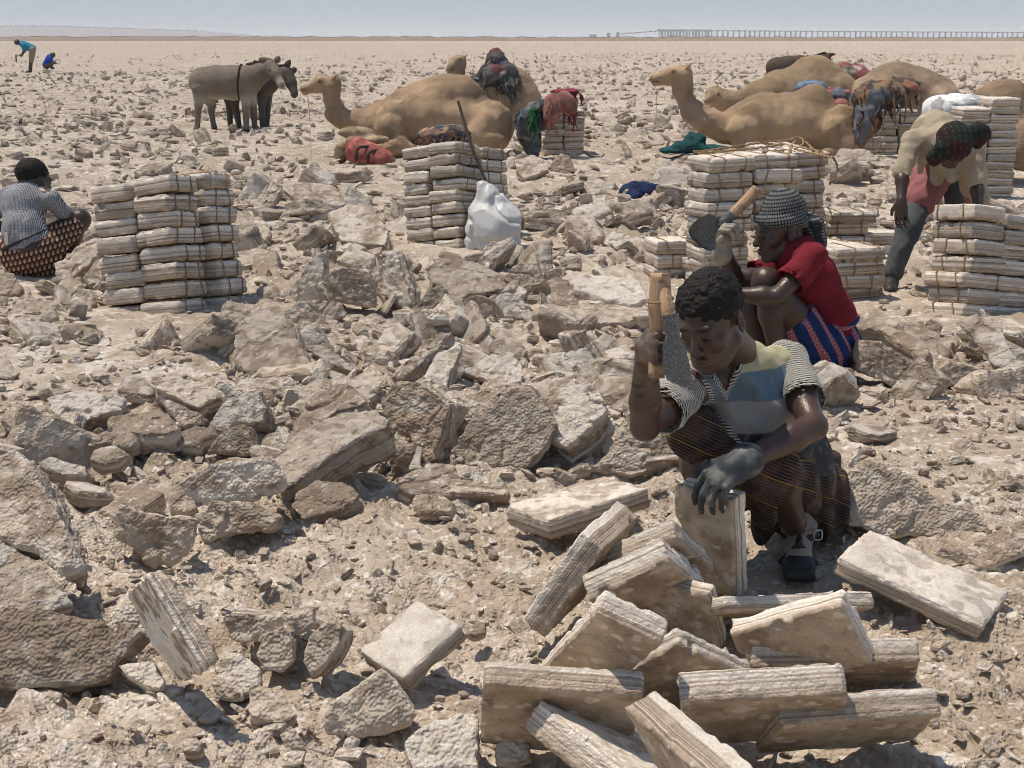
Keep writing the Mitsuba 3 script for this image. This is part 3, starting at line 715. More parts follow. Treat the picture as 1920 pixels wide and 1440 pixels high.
corner_stack('the left stack', 346, 592, math.radians(-18), 8, back=.16, side=-.10, seed=3, lay=0.097, scale=(.93, .95, 1.07), loose=.011,
             cells={'left front': (-W2 * 1.5 - .012, L2 / 2), 'right front': (-W2 / 2, L2 / 2), 'right rear': (-W2 / 2 + .055, L2 * 1.5 + .03)}, tied=('right front', 'right rear'))
corner_stack('the stack behind the white sack', 862, 468, math.radians(-36), 9, back=.19, side=-.05, seed=5, lay=0.095, loose=.011, scale=(.92, .95, .97),
             cells={'left front': (-W2 * 1.5 - .008, L2 / 2), 'right front': (-W2 / 2, L2 / 2), 'right rear': (-W2 / 2 + .02, L2 * 1.5 + .02), 'left rear': (-W2 * 1.5 - .008, L2 * 1.5 + .02, 9, 7)}, tied=('right front', 'right rear'))
corner_stack('the tied stack behind the raised hoe', 1320, 540, math.radians(-68), 9, back=.0, side=.0, seed=7, lay=0.091, loose=.012,
             cells={'front': (-W2 / 2, L2 / 2), 'rear': (-W2 / 2, L2 * 1.5 + .02, 9, 4)})
corner_stack('the tied stack above the headscarf', 1463, 500, math.radians(-70), 8, back=-.05, side=.0, seed=9, lay=0.092, loose=.012, scale=(1.1, 1.0, 1.08),
             cells={'front': (-W2 / 2 - .0, L2 / 2 - .0), 'left': (-W2 * 1.5 - .01, L2 / 2, 8, 4)})
corner_stack('the small bundle behind the red-shirted man', 1553, 486, math.radians(-80), 4, seed=11, lay=0.088, loose=.014, cells={'': (-W2 / 2, L2 / 2 + .0)})
corner_stack('the untied pair near the bending man', 1615, 478, math.radians(-82), 2, seed=12, lay=0.088, loose=.014, cells={'': (-W2 / 2, L2 / 2 + .0)}, tied=())
corner_stack('the low bundle at the red-shirted back', 1565, 562, math.radians(-68), 4, back=.03, seed=13, lay=0.086, loose=.012, scale=(1, 1.05, .95), cells={'': (-W2 / 2, L2 / 2), 'rear': (-W2 / 2 - W2, L2 / 2)})
corner_stack('the tall bare stack behind the bending man', 1845, 374, math.radians(2), 13, seed=15, lay=0.0835, loose=.007, scale=(1.02, 1, .86), tied=(),
             cells={'left': (-W2 / 2 - .004, L2 / 2, 12), 'right': (W2 / 2 + .004, L2 / 2)})
corner_stack('the far stack under brown rags', 1683, 289, math.radians(4), 7, seed=17, lay=0.087, loose=.009, tied=(), scale=(.9, 1, 1.0),
             cells={'left': (-W2 / 2 - .004, L2 / 2), 'right': (W2 / 2 + .004, L2 / 2), 'outer left': (-W2 * 1.5 - .03, L2 / 2 - .06, 4)})
corner_stack('the small far stack between camels', 1572, 235, math.radians(0), 5, seed=19, lay=0.087, loose=.009, tied=(), scale=(.9, 1, 1), cells={'left': (-W2 / 2, L2 / 2), 'right': (W2 / 2 + .004, L2 / 2)})
corner_stack('the far stack under red and green rags', 1057, 291, math.radians(8), 7, seed=21, lay=0.087, loose=.009, tied=(), scale=(1.0, 1, .98),
             cells={'left': (-W2 / 2 - .004, L2 / 2), 'right': (W2 / 2 + .004, L2 / 2)})
corner_stack('the right border stack', 1806, 590, math.radians(30), 7, back=.17, side=.07, seed=23, lay=0.095, loose=.011, scale=(1.0, .95, 1.03),
             cells={'left': (W2 / 2, L2 / 2), 'right': (W2 * 1.5 + .008, L2 / 2), 'far right': (W2 * 2.5 + .016, L2 / 2)}, tied=('left',))
corner_stack('the low bundle left of the adze', 1232, 528, math.radians(-75), 3, seed=25, lay=0.086, loose=.02, cells={'': (-W2 / 2, L2 / 2)})

def rope(label, pts, r=0.006, wob=0.004, seed=0):
    rng = np.random.default_rng(seed)
    c = curve(pts, 14 * len(pts))
    c[1:-1] += rng.normal(0, wob, (len(c) - 2, 3)) * 0.5
    key = thing('rope', label, 'rope', 'brown fibre ropes')
    scene[key] = mikit.ply(tube_mesh(c, r, 6), 'mat_rope', smooth=True)

# ---------------------------------------------------------------- people
def skin_bump(p, n, uv):
    return N(p.x * 260, p.y * 260, p.z * 260) * 0.6 + FBM(p.x * 90, p.y * 90, p.z * 90, 2) * 0.4

def weave(p, n, uv):
    return FBM(p.x * 45, p.y * 45, p.z * 45, 2) * 0.8 + N(p.x * 420, p.y * 420, p.z * 420) * 0.2

scene['mat_skin'] = two(bumped(principled(VC, 0.40, 0.5, clearcoat=0.06, clearcoat_gloss=0.6), skin_bump, 0.0012))
scene['mat_hair'] = two(bumped(principled(rgb(0.012, 0.010, 0.009), 0.7, 0.25), lambda p, n, uv: FBM(p.x * 150, p.y * 150, p.z * 150, 2), 0.006))
scene['mat_cloth'] = two(bumped(principled(VC, 0.9, 0.15), weave, 0.004))
scene['mat_glove'] = two(bumped(principled(VC, 0.55, 0.4), weave, 0.002))

def shirt_color(p, n, uv):
    """uv in metres: x across the chest, y up from the waist; sleeves carry x above 5."""
    st = SS(0.35, 0.5, dr.abs((uv.y * 118.0) - dr.floor(uv.y * 118.0) - 0.5) * 2)
    stripes = MIX((0.46, 0.44, 0.395), (0.03, 0.033, 0.032), 1 - st)
    def band(a, b):
        return SS(a - .003, a + .003, uv.y) * (1 - SS(b - .003, b + .003, uv.y))
    panel = mi.Color3f(0.055, 0.06, 0.066)
    panel = MIX(panel, mi.Color3f(0.29, 0.275, 0.26), band(0.414, 0.503))
    panel = MIX(panel, mi.Color3f(0.115, 0.175, 0.225), band(0.503, 0.584))
    panel = MIX(panel, mi.Color3f(0.43, 0.395, 0.25), band(0.584, 0.9))
    dirt = SS(0.52, 0.72, FBM(p.x * 17, p.y * 17, p.z * 17, 3))
    panel = MIX(panel, mi.Color3f(0.25, 0.22, 0.18), dirt * 0.30)
    panel = MIX(panel, mi.Color3f(0.55, 0.52, 0.47), SS(0.66, 0.8, FBM(p.x * 60, p.y * 60, p.z * 30, 2)) * 0.15)
    sleeve = dr.select(uv.x > 5.0, 1.0, 0.0)
    yoke = dr.maximum(SS(0.138, 0.142, dr.abs(uv.x)), SS(0.668, 0.672, uv.y))
    return MIX(panel, stripes, dr.maximum(sleeve, yoke))

scene['mat_shirt'] = two(bumped(principled(mikit.proc(shirt_color), 0.9, 0.12), weave, 0.005))

def lined_skirt(p, n, uv):
    w = (uv.x + 0.03 * (FBM(p.x * 8, p.y * 8, p.z * 8, 2) - 0.5)) * 95
    t = dr.abs(w - dr.floor(w) - 0.5) * 2
    col = MIX((0.030, 0.022, 0.022), (0.075, 0.045, 0.038), SS(0.35, 0.65, FBM(p.x * 25, p.y * 25, p.z * 25, 2)))
    col = MIX(col, mi.Color3f(0.19, 0.155, 0.13), SS(0.62, 0.9, t) * 0.42)
    w2 = w / 9
    t2 = dr.abs(w2 - dr.floor(w2) - 0.5) * 2
    return MIX(col, mi.Color3f(0.22, 0.135, 0.04), SS(0.93, 0.97, t2))

scene['mat_lined_skirt'] = two(bumped(principled(mikit.proc(lined_skirt), 0.9, 0.12), weave, 0.004))

def zigzag_skirt(p, n, uv):
    s = uv.x * 15
    k = s - dr.floor(s)
    z = uv.y * 55 + dr.abs((k - 0.5) * 6 - dr.floor((k - 0.5) * 6) - 0.5) * 1.4
    line = SS(0.25, 0.4, dr.abs(z - dr.floor(z) - 0.5) * 2)
    red = MIX((0.30, 0.035, 0.045), (0.40, 0.33, 0.36), 1 - line)
    col = MIX((0.012, 0.022, 0.085), (0.02, 0.045, 0.14), N(p.x * 50, p.y * 50, p.z * 50))
    return MIX(col, red, SS(0.42, 0.46, k) * (1 - SS(0.82, 0.86, k)))

scene['mat_zigzag_skirt'] = two(bumped(principled(mikit.proc(zigzag_skirt), 0.85, 0.15), weave, 0.004))

def scale_skirt(p, n, uv):
    a, b = uv.x * 34, uv.y * 26
    row = dr.floor(b)
    fx = a + row * 0.5
    fx = fx - dr.floor(fx) - 0.5
    fy = b - row
    petal = 1 - SS(0.32, 0.46, dr.sqrt(fx * fx * 1.6 + (fy - 0.5) ** 2 * 0.9))
    col = MIX((0.060, 0.022, 0.020), (0.46, 0.36, 0.24), petal)
    return MIX(col, mi.Color3f(0.20, 0.11, 0.07), petal * SS(0.45, 0.6, fy) * 0.8)

scene['mat_scale_skirt'] = two(bumped(principled(mikit.proc(scale_skirt), 0.9, 0.12), weave, 0.004))

def pinstripe(p, n, uv):
    a = uv.x * 120
    t = dr.abs(a - dr.floor(a) - 0.5) * 2
    b = uv.y * 110
    q = dr.abs(b - dr.floor(b) - 0.5) * 2
    return MIX((0.38, 0.39, 0.41), (0.055, 0.06, 0.075), SS(0.3, 0.6, t) * (0.55 + 0.45 * SS(0.3, 0.5, q)))

scene['mat_pinstripe'] = two(bumped(principled(mikit.proc(pinstripe), 0.9, 0.12), weave, 0.004))

def checked(p, n, uv):
    a, b = uv.x * 72, uv.y * 72
    fa, fb_ = dr.abs(a - dr.floor(a) - 0.5) * 2, dr.abs(b - dr.floor(b) - 0.5) * 2
    grid = SS(0.3, 0.5, fa) * SS(0.3, 0.5, fb_)
    edge = N(p.x * 30, p.y * 30, p.z * 30)
    return MIX((0.030, 0.034, 0.038), (0.24, 0.245, 0.235), grid * (0.55 + 0.45 * edge))

scene['mat_checked'] = two(bumped(principled(mikit.proc(checked), 0.9, 0.12), weave, 0.005))

def plaid(p, n, uv):
    a, b = uv.x * 30, uv.y * 30
    fa, fb_ = dr.abs(a - dr.floor(a) - 0.5) * 2, dr.abs(b - dr.floor(b) - 0.5) * 2
    col = MIX((0.042, 0.016, 0.020), (0.020, 0.026, 0.022), SS(0.4, 0.6, FBM(p.x * 12, p.y * 12, p.z * 12, 2)))
    return MIX(col, mi.Color3f(0.085, 0.08, 0.065), SS(0.7, 0.9, fa) * SS(0.4, 0.7, fb_) * 0.6)

scene['mat_plaid'] = two(bumped(principled(mikit.proc(plaid), 0.9, 0.12), weave, 0.005))

def vc_ply(v, f, mat, col):
    col = np.broadcast_to(np.asarray(col, float), (len(v), 3))
    return mikit.ply((v, f), mat, smooth=True, color=np.clip(col, 0, 1))

def skin_tone(v, base, seed=0, dust=None):
    t = fb(v, 14, 3, seed)[:, None]
    c = np.asarray(base) * (1 + 0.5 * t)
    if dust is not None:
        for ctr, r, amt in dust:
            w = np.clip(1 - np.linalg.norm(v - ctr, axis=1) / r, 0, 1) * amt * np.clip(0.5 + 2.5 * fb(v, 60, 2, 3), 0, 1)
            c = c * (1 - w[:, None]) + np.array([0.34, 0.29, 0.24]) * w[:, None]
    return c

def frame(forward, up):
    y = unit(forward)
    z = unit(np.asarray(up, float) - y * (np.asarray(up) @ y))
    return np.stack([np.cross(y, z), y, z], 1)

def head(F, c, R, s=1.0, k=0.012):
    """Skull, jaw, nose, lips, sockets and ears; local x to one side, y forward, z up; about 0.235 m tall."""
    P = lambda x, y, z: np.asarray(c) + R @ (np.array([x, y, z]) * s)
    F.ball(P(0, -.012, .032), np.array([.074, .094, .084]) * s, R, k=.01)
    F.ball(P(0, .034, -.030), np.array([.058, .058, .080]) * s, R, k=.03)
    F.ball(P(0, .044, -.082), np.array([.043, .040, .028]) * s, R, k=.03)
    F.ball(P(0, .076, -.098), np.array([.018, .016, .015]) * s, R, k=.015)
    for q in (-1, 1):
        F.ball(P(q * .038, .060, -.022), np.array([.026, .026, .024]) * s, R, k=.015)
        F.cone(P(q * .052, .0, -.06), P(q * .030, .06, -.092), .020 * s, .016 * s, k=.02)
    F.cone(P(-.036, .080, .024), P(.036, .080, .024), .011 * s, .011 * s, k=.012)
    for q in (-1, 1):
        F.ball(P(q * .031, .101, .003), np.array([.017, .014, .012]) * s, R, k=.012, cut=True)
        F.ball(P(q * .031, .0765, .001), .0142 * s, k=.004)
        F.cone(P(q * .018, .0885, .0035), P(q * .043, .084, .0035), .0045 * s, .004 * s, k=.004)
    F.cone(P(0, .088, .012), P(0, .112, -.030), .0085 * s, .0125 * s, k=.010)
    for q in (-1, 1):
        F.ball(P(q * .013, .101, -.034), .0085 * s, k=.008)
    F.ball(P(0, .092, -.060), np.array([.025, .012, .0075]) * s, R, k=.006)
    F.ball(P(0, .091, -.073), np.array([.022, .012, .0085]) * s, R, k=.006)
    F.cone(P(-.022, .108, -.0665), P(.022, .108, -.0665), .0035 * s, .0035 * s, k=.004, cut=True)
    for q in (-1, 1):
        Re = R @ Rot.from_euler('Z', -q * .35).as_matrix()
        F.ball(P(q * .080, -.008, -.004), np.array([.010, .021, .033]) * s, Re, k=.008)
        F.ball(P(q * .088, -.002, -.002), np.array([.008, .011, .019]) * s, Re, k=.006, cut=True)
    return P

def face_paint(v, col, c, R, s=1.0):
    q = (v - c) @ R / s
    out = col.copy()
    def blend(mask, colr):
        m = np.clip(mask, 0, 1)[:, None]
        out[:] = out * (1 - m) + np.asarray(colr) * m
    front = q[:, 1] > .06
    for sg in (-1, 1):
        e = np.hypot((q[:, 0] - sg * .031) / .016, (q[:, 2] + .003) / .0045)
        blend(front * (1.2 - e) * 2, (0.012, 0.009, 0.008))
        b = np.hypot((q[:, 0] - sg * .033) / .024, (q[:, 2] - .026 + .12 * np.abs(np.abs(q[:, 0]) - .033)) / .0065)
        blend(front * (1.15 - b) * 2, (0.014, 0.010, 0.009))
        nn = np.hypot((q[:, 0] - sg * .009) / .005, (q[:, 2] + .042) / .004)
        blend((q[:, 1] > .09) * (1.2 - nn) * 2, (0.015, 0.009, 0.008))
    lips = np.hypot(q[:, 0] / .027, (q[:, 2] + .067) / .015)
    blend(front * (1.1 - lips) * 2.0 * .6, (0.11, 0.045, 0.04))
    slit = np.hypot(q[:, 0] / .024, (q[:, 2] + .0665) / .0028)
    blend(front * (1.2 - slit) * 2, (0.014, 0.008, 0.008))
    return out

def hand(F, wrist, d, back, thumb_side, curls, size=1.0, spread=0.06, thumb=(0.7, 0.6, -0.35), k=0.006, knuckle_curl=0.0):
    """Palm, four jointed fingers and a thumb. d: wrist to knuckles; back: out of the back of the hand; curls: bends of the three finger joints."""
    d = unit(d); back = unit(np.asarray(back) - d * (np.asarray(back) @ d))
    lat = np.cross(d, back) * thumb_side
    w = np.asarray(wrist, float)
    R = np.stack([lat, d, back], 1)
    s = size
    F.ball(w + d * .048 * s, np.array([.040, .050, .0155]) * s, R, k=.012)
    F.cone(w, w + d * .03 * s, .024 * s, .026 * s, k=.015)
    lens = [(.043, .026, .020), (.047, .030, .021), (.043, .028, .020), (.034, .021, .018)]
    offs = [.032, .0108, -.0112, -.032]
    for i in range(4):
        p = w + (d * (.086 - .004 * abs(i - 1)) + lat * offs[i]) * s
        F.cone(w + (d * .03 + lat * offs[i] * .6) * s, p, .011 * s, .0098 * s, k=.006)
        ang = 0.0
        dd = unit(d + lat * spread * (1.5 - i))
        rad = .0092 - (.001 if i == 3 else 0)
        c = curls[i] if isinstance(curls[0], (tuple, list)) else curls
        for j in range(3):
            ang += c[j]
            e = unit(dd * math.cos(ang) - back * math.sin(ang))
            q = p + e * lens[i][j] * s
            F.cone(p, q, rad * s, (rad - .0008) * s, k=.0015)
            p, rad = q, rad - .0008
    b = w + (d * .028 + lat * .030) * s
    t = unit(lat * thumb[0] + d * thumb[1] + back * thumb[2])
    q = b + t * .042 * s
    F.cone(w + d * .02 * s + lat * .015 * s, b, .016 * s, .0145 * s, k=.01)
    F.cone(b, q, .0135 * s, .0115 * s, k=.004)
    t2 = unit(t * .8 + d * .5 - lat * .25 + back * (thumb[2] * .6))
    F.cone(q, q + t2 * .032 * s, .0112 * s, .0095 * s, k=.003)

def bone_report(name, J, pairs):
    pass

def bbox(pts, pad):
    p = np.array(pts)
    return p.min(0) - pad, p.max(0) + pad

DARK = np.array([0.062, 0.034, 0.025])

def cloth_folds(amp, freq=9.0, seed=0, stretch=(1, 1, 1)):
    def fn(p):
        q = p * np.asarray(stretch)
        r = np.abs(fb(q, freq, 3, seed)) * 2
        return amp * (0.55 - r) + amp * 0.5 * fb(q, freq * 2.6, 2, seed + 3)
    return fn

def afro(c, R, s, seed, h=0.005, mat='mat_hair', curl=.009, lift=0.0):
    P = lambda x, y, z: np.asarray(c) + R @ (np.array([x, y, z]) * s)
    lo, hi = bbox([c], .16 * s)
    F = Field(lo, hi, h)
    F.ball(P(0, -.018, .046 + lift), np.array([.083, .100, .086]) * s, R, k=.01)
    F.ball(P(0, .112, -.05), np.array([.078, .090, .112]) * s, R, k=.012, cut=True)
    F.ruffle(lambda p: .006 * fb(p, 120, 1, 9), reach=.03)
    F.ball(P(0, -.03, -.115), np.array([.2, .2, .085]) * s, R, k=.01, cut=True)
    for q in (-1, 1):
        F.ball(P(q * .10, .02, -.03), np.array([.045, .04, .055]) * s, R, k=.01, cut=True)
    F.ruffle(lambda p: curl * 1.3 * fb(p, 70, 2, seed) + curl * 1.2 * fb(p, 24, 2, seed + 1))
    v, f = F.mesh(.05)
    return mikit.ply((v, f), mat, smooth=False)

def main_man():
    M = thing('person', 'man squatting in a striped V-neck shirt, raising a short adze over a standing slab', 'person')
    A = atY
    pel = A(1488, 905, 4.10)
    hipR, hipL = A(1440, 895, 4.02), A(1520, 925, 4.14)
    kneeR, kneeL = A(1302, 808, 3.80), A(1446, 872, 3.78)
    ankR, ankL = A(1330, 990, 3.98), A(1497, 1006, 3.95)
    waist, chest, neckb = A(1462, 845, 4.06), A(1400, 765, 3.93), A(1390, 676, 3.87)
    shL, shR = A(1480, 690, 3.97), A(1284, 732, 3.76)
    elbR, wrR = A(1209, 800, 3.58), A(1212, 648, 3.43)
    elbL, wrL = A(1526, 800, 3.76), A(1394, 866, 3.62)
    hc = A(1333, 602, 3.73)
    HR = frame((-.52, -.78, -.38), (-.14, 0, 1))
    hs = 1.01
    h = 0.0054
    lo, hi = bbox([pel, kneeR, kneeL, ankR, ankL, neckb, shL, shR, elbR, wrR, elbL, hc], .16)
    F = Field(lo, hi, h)
    P = head(F, hc, HR, hs)
    F.cone(hc + HR @ np.array([0, -.025, -.05]), neckb + [0, .03, .0], .053, .060, k=.03)
    F.cone(neckb + [0, .03, -.02], chest, .058, .105, k=.04)
    F.cone(neckb + [.0, .02, -.03], shL, .045, .048, k=.03)
    F.cone(neckb + [.0, .02, -.03], shR, .045, .048, k=.03)
    F.cone(chest, waist, .10, .095, k=.04)
    F.cone(waist, pel, .105, .13, k=.05)
    for s_, e_, w_ in ((shL, elbL, wrL), (shR, elbR, wrR)):
        F.ball(s_, .052, k=.03)
        m = s_ * .45 + e_ * .55
        F.cone(s_, m, .042, .040, k=.02); F.cone(m, e_, .040, .034, k=.02)
        m2 = e_ * .68 + w_ * .32
        F.cone(e_, m2, .036, .039, k=.015); F.cone(m2, w_, .039, .026, k=.015)
    for hp, kn, an in ((hipR, kneeR, ankR), (hipL, kneeL, ankL)):
        F.cone(hp, kn, .085, .055, k=.03)
        F.ball(kn, .056, k=.02)
        m = kn * .65 + an * .35 + np.array([0, .02, 0])
        F.cone(kn, m, .050, .050, k=.02); F.cone(m, an, .050, .034, k=.02)
        F.cone(an, an + np.array([-.02, -.10, -.045]), .034, .03, k=.02)
    hand(F, wrR, (.20, -.97, .10), (-.95, -.20, .0), -1, (1.30, 1.35, .8), size=1.0, thumb=(.45, .5, -.75))
    v, f = F.mesh()
    col = skin_tone(v, DARK, 4, dust=[(wrR, .16, .45), (ankL, .14, .4)])
    col = face_paint(v, col, hc, HR, hs)
    scene[f'{M}__body'] = vc_ply(v, f, 'mat_skin', col)
    part(M, 'hair', afro(hc, HR, hs, 3), 'short curly black hair')
    # shirt
    up = unit(neckb - pel); left = unit((shL - shR) - up * ((shL - shR) @ up)); fw = np.cross(left, up)
    def chest_uv(v, add=0.0):
        q = v - waist
        return np.stack([q @ left + .012 + add, v[:, 2]], 1)
    lo, hi = bbox([pel, neckb, shL, shR, waist], .2)
    S = Field(lo, hi, .006)
    S.cone(neckb + [0, .03, -.01], chest, .088, .126, k=.05)
    S.cone(neckb + [0, .02, -.03], shL, .076, .068, k=.05)
    S.cone(neckb + [0, .02, -.03], shR, .076, .068, k=.05)
    S.cone(chest, waist, .126, .120, k=.05)
    S.cone(waist, pel + up * .02, .128, .15, k=.05)
    S.cone(chest + left * .05, chest - left * .05, .128, .128, k=.03); S.cone(chest * .5 + waist * .5 + fw * .01, waist + fw * .02, .126, .13, k=.03)
    S.ruffle(cloth_folds(.026, 8, 5, (1, 1, .45)))
    S.ruffle(cloth_folds(.010, 20, 6, (1, 1, .5)))
    S.ruffle(lambda p: .007 * np.sin(((p - waist) @ left) * 75 + ((p - waist) @ up) * 22 + 4 * fb(p, 6, 2, 9)) * np.clip(1 - np.abs((p - chest) @ left) / .2, 0, 1))
    nb = neckb + [0, .03, .0]
    S.cone(nb + up * .03, nb + up * .16, .050, .085, k=.006, cut=True)
    tip = A(1366, 746, 3.74)
    fw2 = unit(fw + up * .25)
    def vee(p):
        q = p - tip
        return np.maximum((np.abs(q[..., 0] + .10 * q[..., 2]) - q[..., 2] * .50) * .9, -(q @ fw2) - .17)
    S.join(*bbox([tip, nb], .12), vee, .002, cut=True)
    S.plane_cut(pel + up * .06, -up)
    keep = S.v.copy(); S0 = S
    v, f = S.mesh()
    uv = chest_uv(v)
    scene[f'{M}__shirt'] = mikit.ply((v, f), 'mat_shirt', smooth=True, uv=uv)
    labels[f'{M}__shirt'] = {'label': 'shirt with yellow, blue, grey and dark chest bands and fine striped shoulders'}
    for s_, e_, frac in ((shL, elbL, .60), (shR, elbR, .62)):
        S = Field(*bbox([s_, e_], .12), .0055)
        d = unit(e_ - s_)
        end = s_ + (e_ - s_) * frac
        S.cone(s_ - d * .03, end + d * .04, .064, .070, k=.02)
        S.ruffle(cloth_folds(.013, 11, 8, (1, 1, 1)))
        S.plane_cut(end, d)
        S.cone(end - d * .012, end + d * .1, .058, .066, k=.003, cut=True)
        v, f = S.mesh()
        part(M, 'sleeve', mikit.ply((v, f), 'mat_shirt', smooth=True, uv=np.stack([np.full(len(v), 9.0) + (v @ left), (v - s_) @ d], 1)))
    C = Field(S0.lo, S0.lo + S0.h * (S0.n - 1), S0.h)
    C.v = keep - .0025
    g = np.stack(np.meshgrid(*[C.lo[i] + C.h * np.arange(C.n[i]) for i in range(3)], indexing='ij'), -1)
    q = g - tip
    C.v = np.maximum(C.v, ((np.abs(q[..., 0] + .10 * q[..., 2]) - q[..., 2] * .50) * .9 - .014).astype(np.float32))
    C.v = np.maximum(C.v, (-(q @ fw2) - .15).astype(np.float32))
    v, f = C.mesh(.05)
    part(M, 'collar', mikit.ply((v, f), 'mat_shirt', smooth=True, uv=np.stack([np.full(len(v), 9.0) + v[:, 0], (v - tip) @ up], 1)), 'striped V-neck trim')
    # skirt
    lo, hi = bbox([pel, hipR, hipL, kneeR, kneeL, ankL], .2)
    S = Field(lo, hi, .006)
    S.ball(pel + [0.02, .03, -.02], (.15, .15, .13), k=.04)
    S.cone(hipR, kneeR + [0, 0, .0], .105, .076, k=.04)
    S.cone(kneeR, kneeR + unit(ankR - kneeR) * .05, .080, .078, k=.03)
    S.cone(hipL, kneeL, .105, .078, k=.04)
    S.cone(kneeL + [-.01, 0, -.02], A(1462, 945, 3.86), .080, .070, k=.04)
    S.cone(A(1425, 880, 3.88), A(1428, 985, 3.98), .060, .055, k=.05)
    S.cone(A(1535, 900, 4.1), A(1530, 960, 4.1), .075, .09, k=.04)
    S.ball(A(1530, 965, 4.08), (.08, .10, .075), k=.04)
    S.ruffle(cloth_folds(.032, 8, 15, (1, 1, .3)))
    S.ruffle(lambda p: .010 * np.sin(p[:, 0] * 95 + 5 * fb(p, 5, 2, 21)) * np.clip((.30 - p[:, 2]) / .15, 0, 1))
    tR = unit(ankR - kneeR)
    S.cone(kneeR + tR * .035, kneeR + tR * .2, .066, .075, k=.004, cut=True)
    S.cone(A(1490, 945, 3.80), A(1498, 1010, 3.84), .055, .06, k=.01, cut=True)
    S.v = np.maximum(S.v, (.012 - (S.lo[2] + S.h * np.arange(S.n[2])))[None, None].astype(np.float32))
    v, f = S.mesh()
    th = unit(kneeL - hipL)
    ax = unit(np.cross(th, fw))
    ang = np.arctan2((v - pel) @ np.array([0, 0, 1.0]), (v - pel) @ ax)
    scene[f'{M}__skirt'] = mikit.ply((v, f), 'mat_lined_skirt', smooth=True, uv=np.stack([(v - pel) @ ax * .75 + (v - pel) @ np.array([0.1, 0.1, .55]), v[:, 2]], 1))
    labels[f'{M}__skirt'] = {'label': 'dark brown wrapped skirt with thin pale and yellow lines'}
    S = Field(*bbox([A(1560, 862, 4.2), A(1520, 860, 4.15)], .1), .006)
    S.ball(A(1556, 858, 4.2), (.034, .04, .022), k=.02); S.cone(A(1520, 855, 4.12), A(1556, 860, 4.2), .03, .025, k=.02)
    S.cone(A(1556, 862, 4.2), A(1566, 895, 4.2), .02, .028, k=.015)
    S.ruffle(lambda p: .012 * fb(p, 24, 2, 4))
    v, f = S.mesh()
    part(M, 'knot', mikit.ply((v, f), 'mat_lined_skirt', smooth=True, uv=np.stack([v[:, 2] * 1.4, v[:, 0]], 1)), 'twisted knot of the skirt at the back')
    # glove on the lower hand
    G = Field(*bbox([wrL, A(1340, 935, 3.6)], .13), .0042)
    dl = unit(A(1338, 908, 3.575) - wrL)
    hand(G, wrL + dl * .005, dl + np.array([0, -.05, .08]), (-.30, -.62, .78), 1, ((.95, .45, .2), (1.0, .45, .2), (1.05, .5, .25), (1.05, .5, .25)), size=1.14, spread=.09, thumb=(.8, .55, -.45), k=.01)
    fo = unit(elbL - wrL)
    G.cone(wrL + fo * .012, wrL + dl * .03, .047, .042, k=.012)
    G.ruffle(lambda p: .005 * fb(p, 40, 2, 6))
    v, f = G.mesh()
    w = np.clip(fb(v, 30, 3, 5) * 3, 0, 1)[:, None]
    part(M, 'glove', vc_ply(v, f, 'mat_glove', np.array([.035, .042, .046]) * (1 - w) + np.array([.17, .17, .165]) * w), 'dark rubbery work glove, dusted with salt')
    # sandals and socks
    for an, dirn in ((ankL, unit([-.14, -1, 0])), (ankR, unit([-.35, -1, 0]))):
        ft = an.copy(); gz = .012
        heel = np.array([an[0], an[1] + .03, gz]); toe = heel + dirn * .215
        K = Field(*bbox([an, heel, toe], .12), .0055)
        K.cone(an + [0, 0, .03], heel + [0, 0, .045], .046, .044, k=.02)
        K.cone(heel + [0, 0, .05] + dirn * .02, toe - dirn * .05 + [0, 0, .036], .043, .036, k=.02)
        K.ball(an + [0, 0, .015], (.056, .056, .018), k=.006)
        K.ball(an + [0, 0, .038], (.053, .053, .012), k=.006)
        K.ruffle(lambda p: .008 * fb(p, 30, 2, 2))
        v, f = K.mesh()
        part(M, 'sock', vc_ply(v, f, 'mat_cloth', np.array([.27, .225, .18]) * (1 + .5 * fb(v, 25, 3, 3)[:, None])), 'beige rolled sock')
        K = Field(*bbox([an, heel, toe], .12), .005)
        lat = np.cross(dirn, [0, 0, 1])
        K.box(heel + dirn * .10 + [0, 0, .010], (.044, .135, .014), np.stack([lat, dirn, [0, 0, 1]], 1), rnd=.012, k=.006)
        for sg in (-1, 1):
            K.cone(toe - dirn * .085 + lat * sg * .047 + [0, 0, .02], toe - dirn * .06 + [0, 0, .078], .010, .010, k=.006)
        K.cone(toe - dirn * .075 + [0, 0, .080], an + dirn * .045 + [0, 0, .015], .010, .009, k=.006)
        ring = [an + (lat * math.cos(a) + dirn * math.sin(a)) * .052 + [0, 0, .012] for a in np.linspace(0, 2 * math.pi, 10)]
        K.chain(ring, [.009] * 10, k=.006)
        K.ball(toe - dirn * .028 + [0, 0, .035], (.045, .045, .026), k=.012)
        v, f = K.mesh(.01)
        sd = part(M, 'sandal', vc_ply(v, f, 'mat_glove', (.016, .020, .024)), 'black rubber strap sandal')
    bk = ankL + np.array([.045, -.045, .02])
    t = np.linspace(0, 2 * math.pi, 13)[:-1]
    ring = np.stack([bk[0] + .012 * np.sign(np.cos(t)) * np.abs(np.cos(t)) ** .5, np.full(12, bk[1]), bk[2] + .015 * np.sign(np.sin(t)) * np.abs(np.sin(t)) ** .5], 1)
    part(M, 'buckle', mikit.ply(tube_mesh(ring, .0025, 6, closed=True), 'mat_steel', smooth=True), 'small metal sandal buckle')

def wood_color(p, n, uv):
    a = FBM(uv.x * 9, uv.y * 90, 0.0, 3)
    col = MIX((0.30, 0.185, 0.105), (0.50, 0.345, 0.215), a)
    return MIX(col, mi.Color3f(0.10, 0.065, 0.045), SS(0.56, 0.72, FBM(p.x * 40, p.y * 40, p.z * 40, 3)) * 0.6)

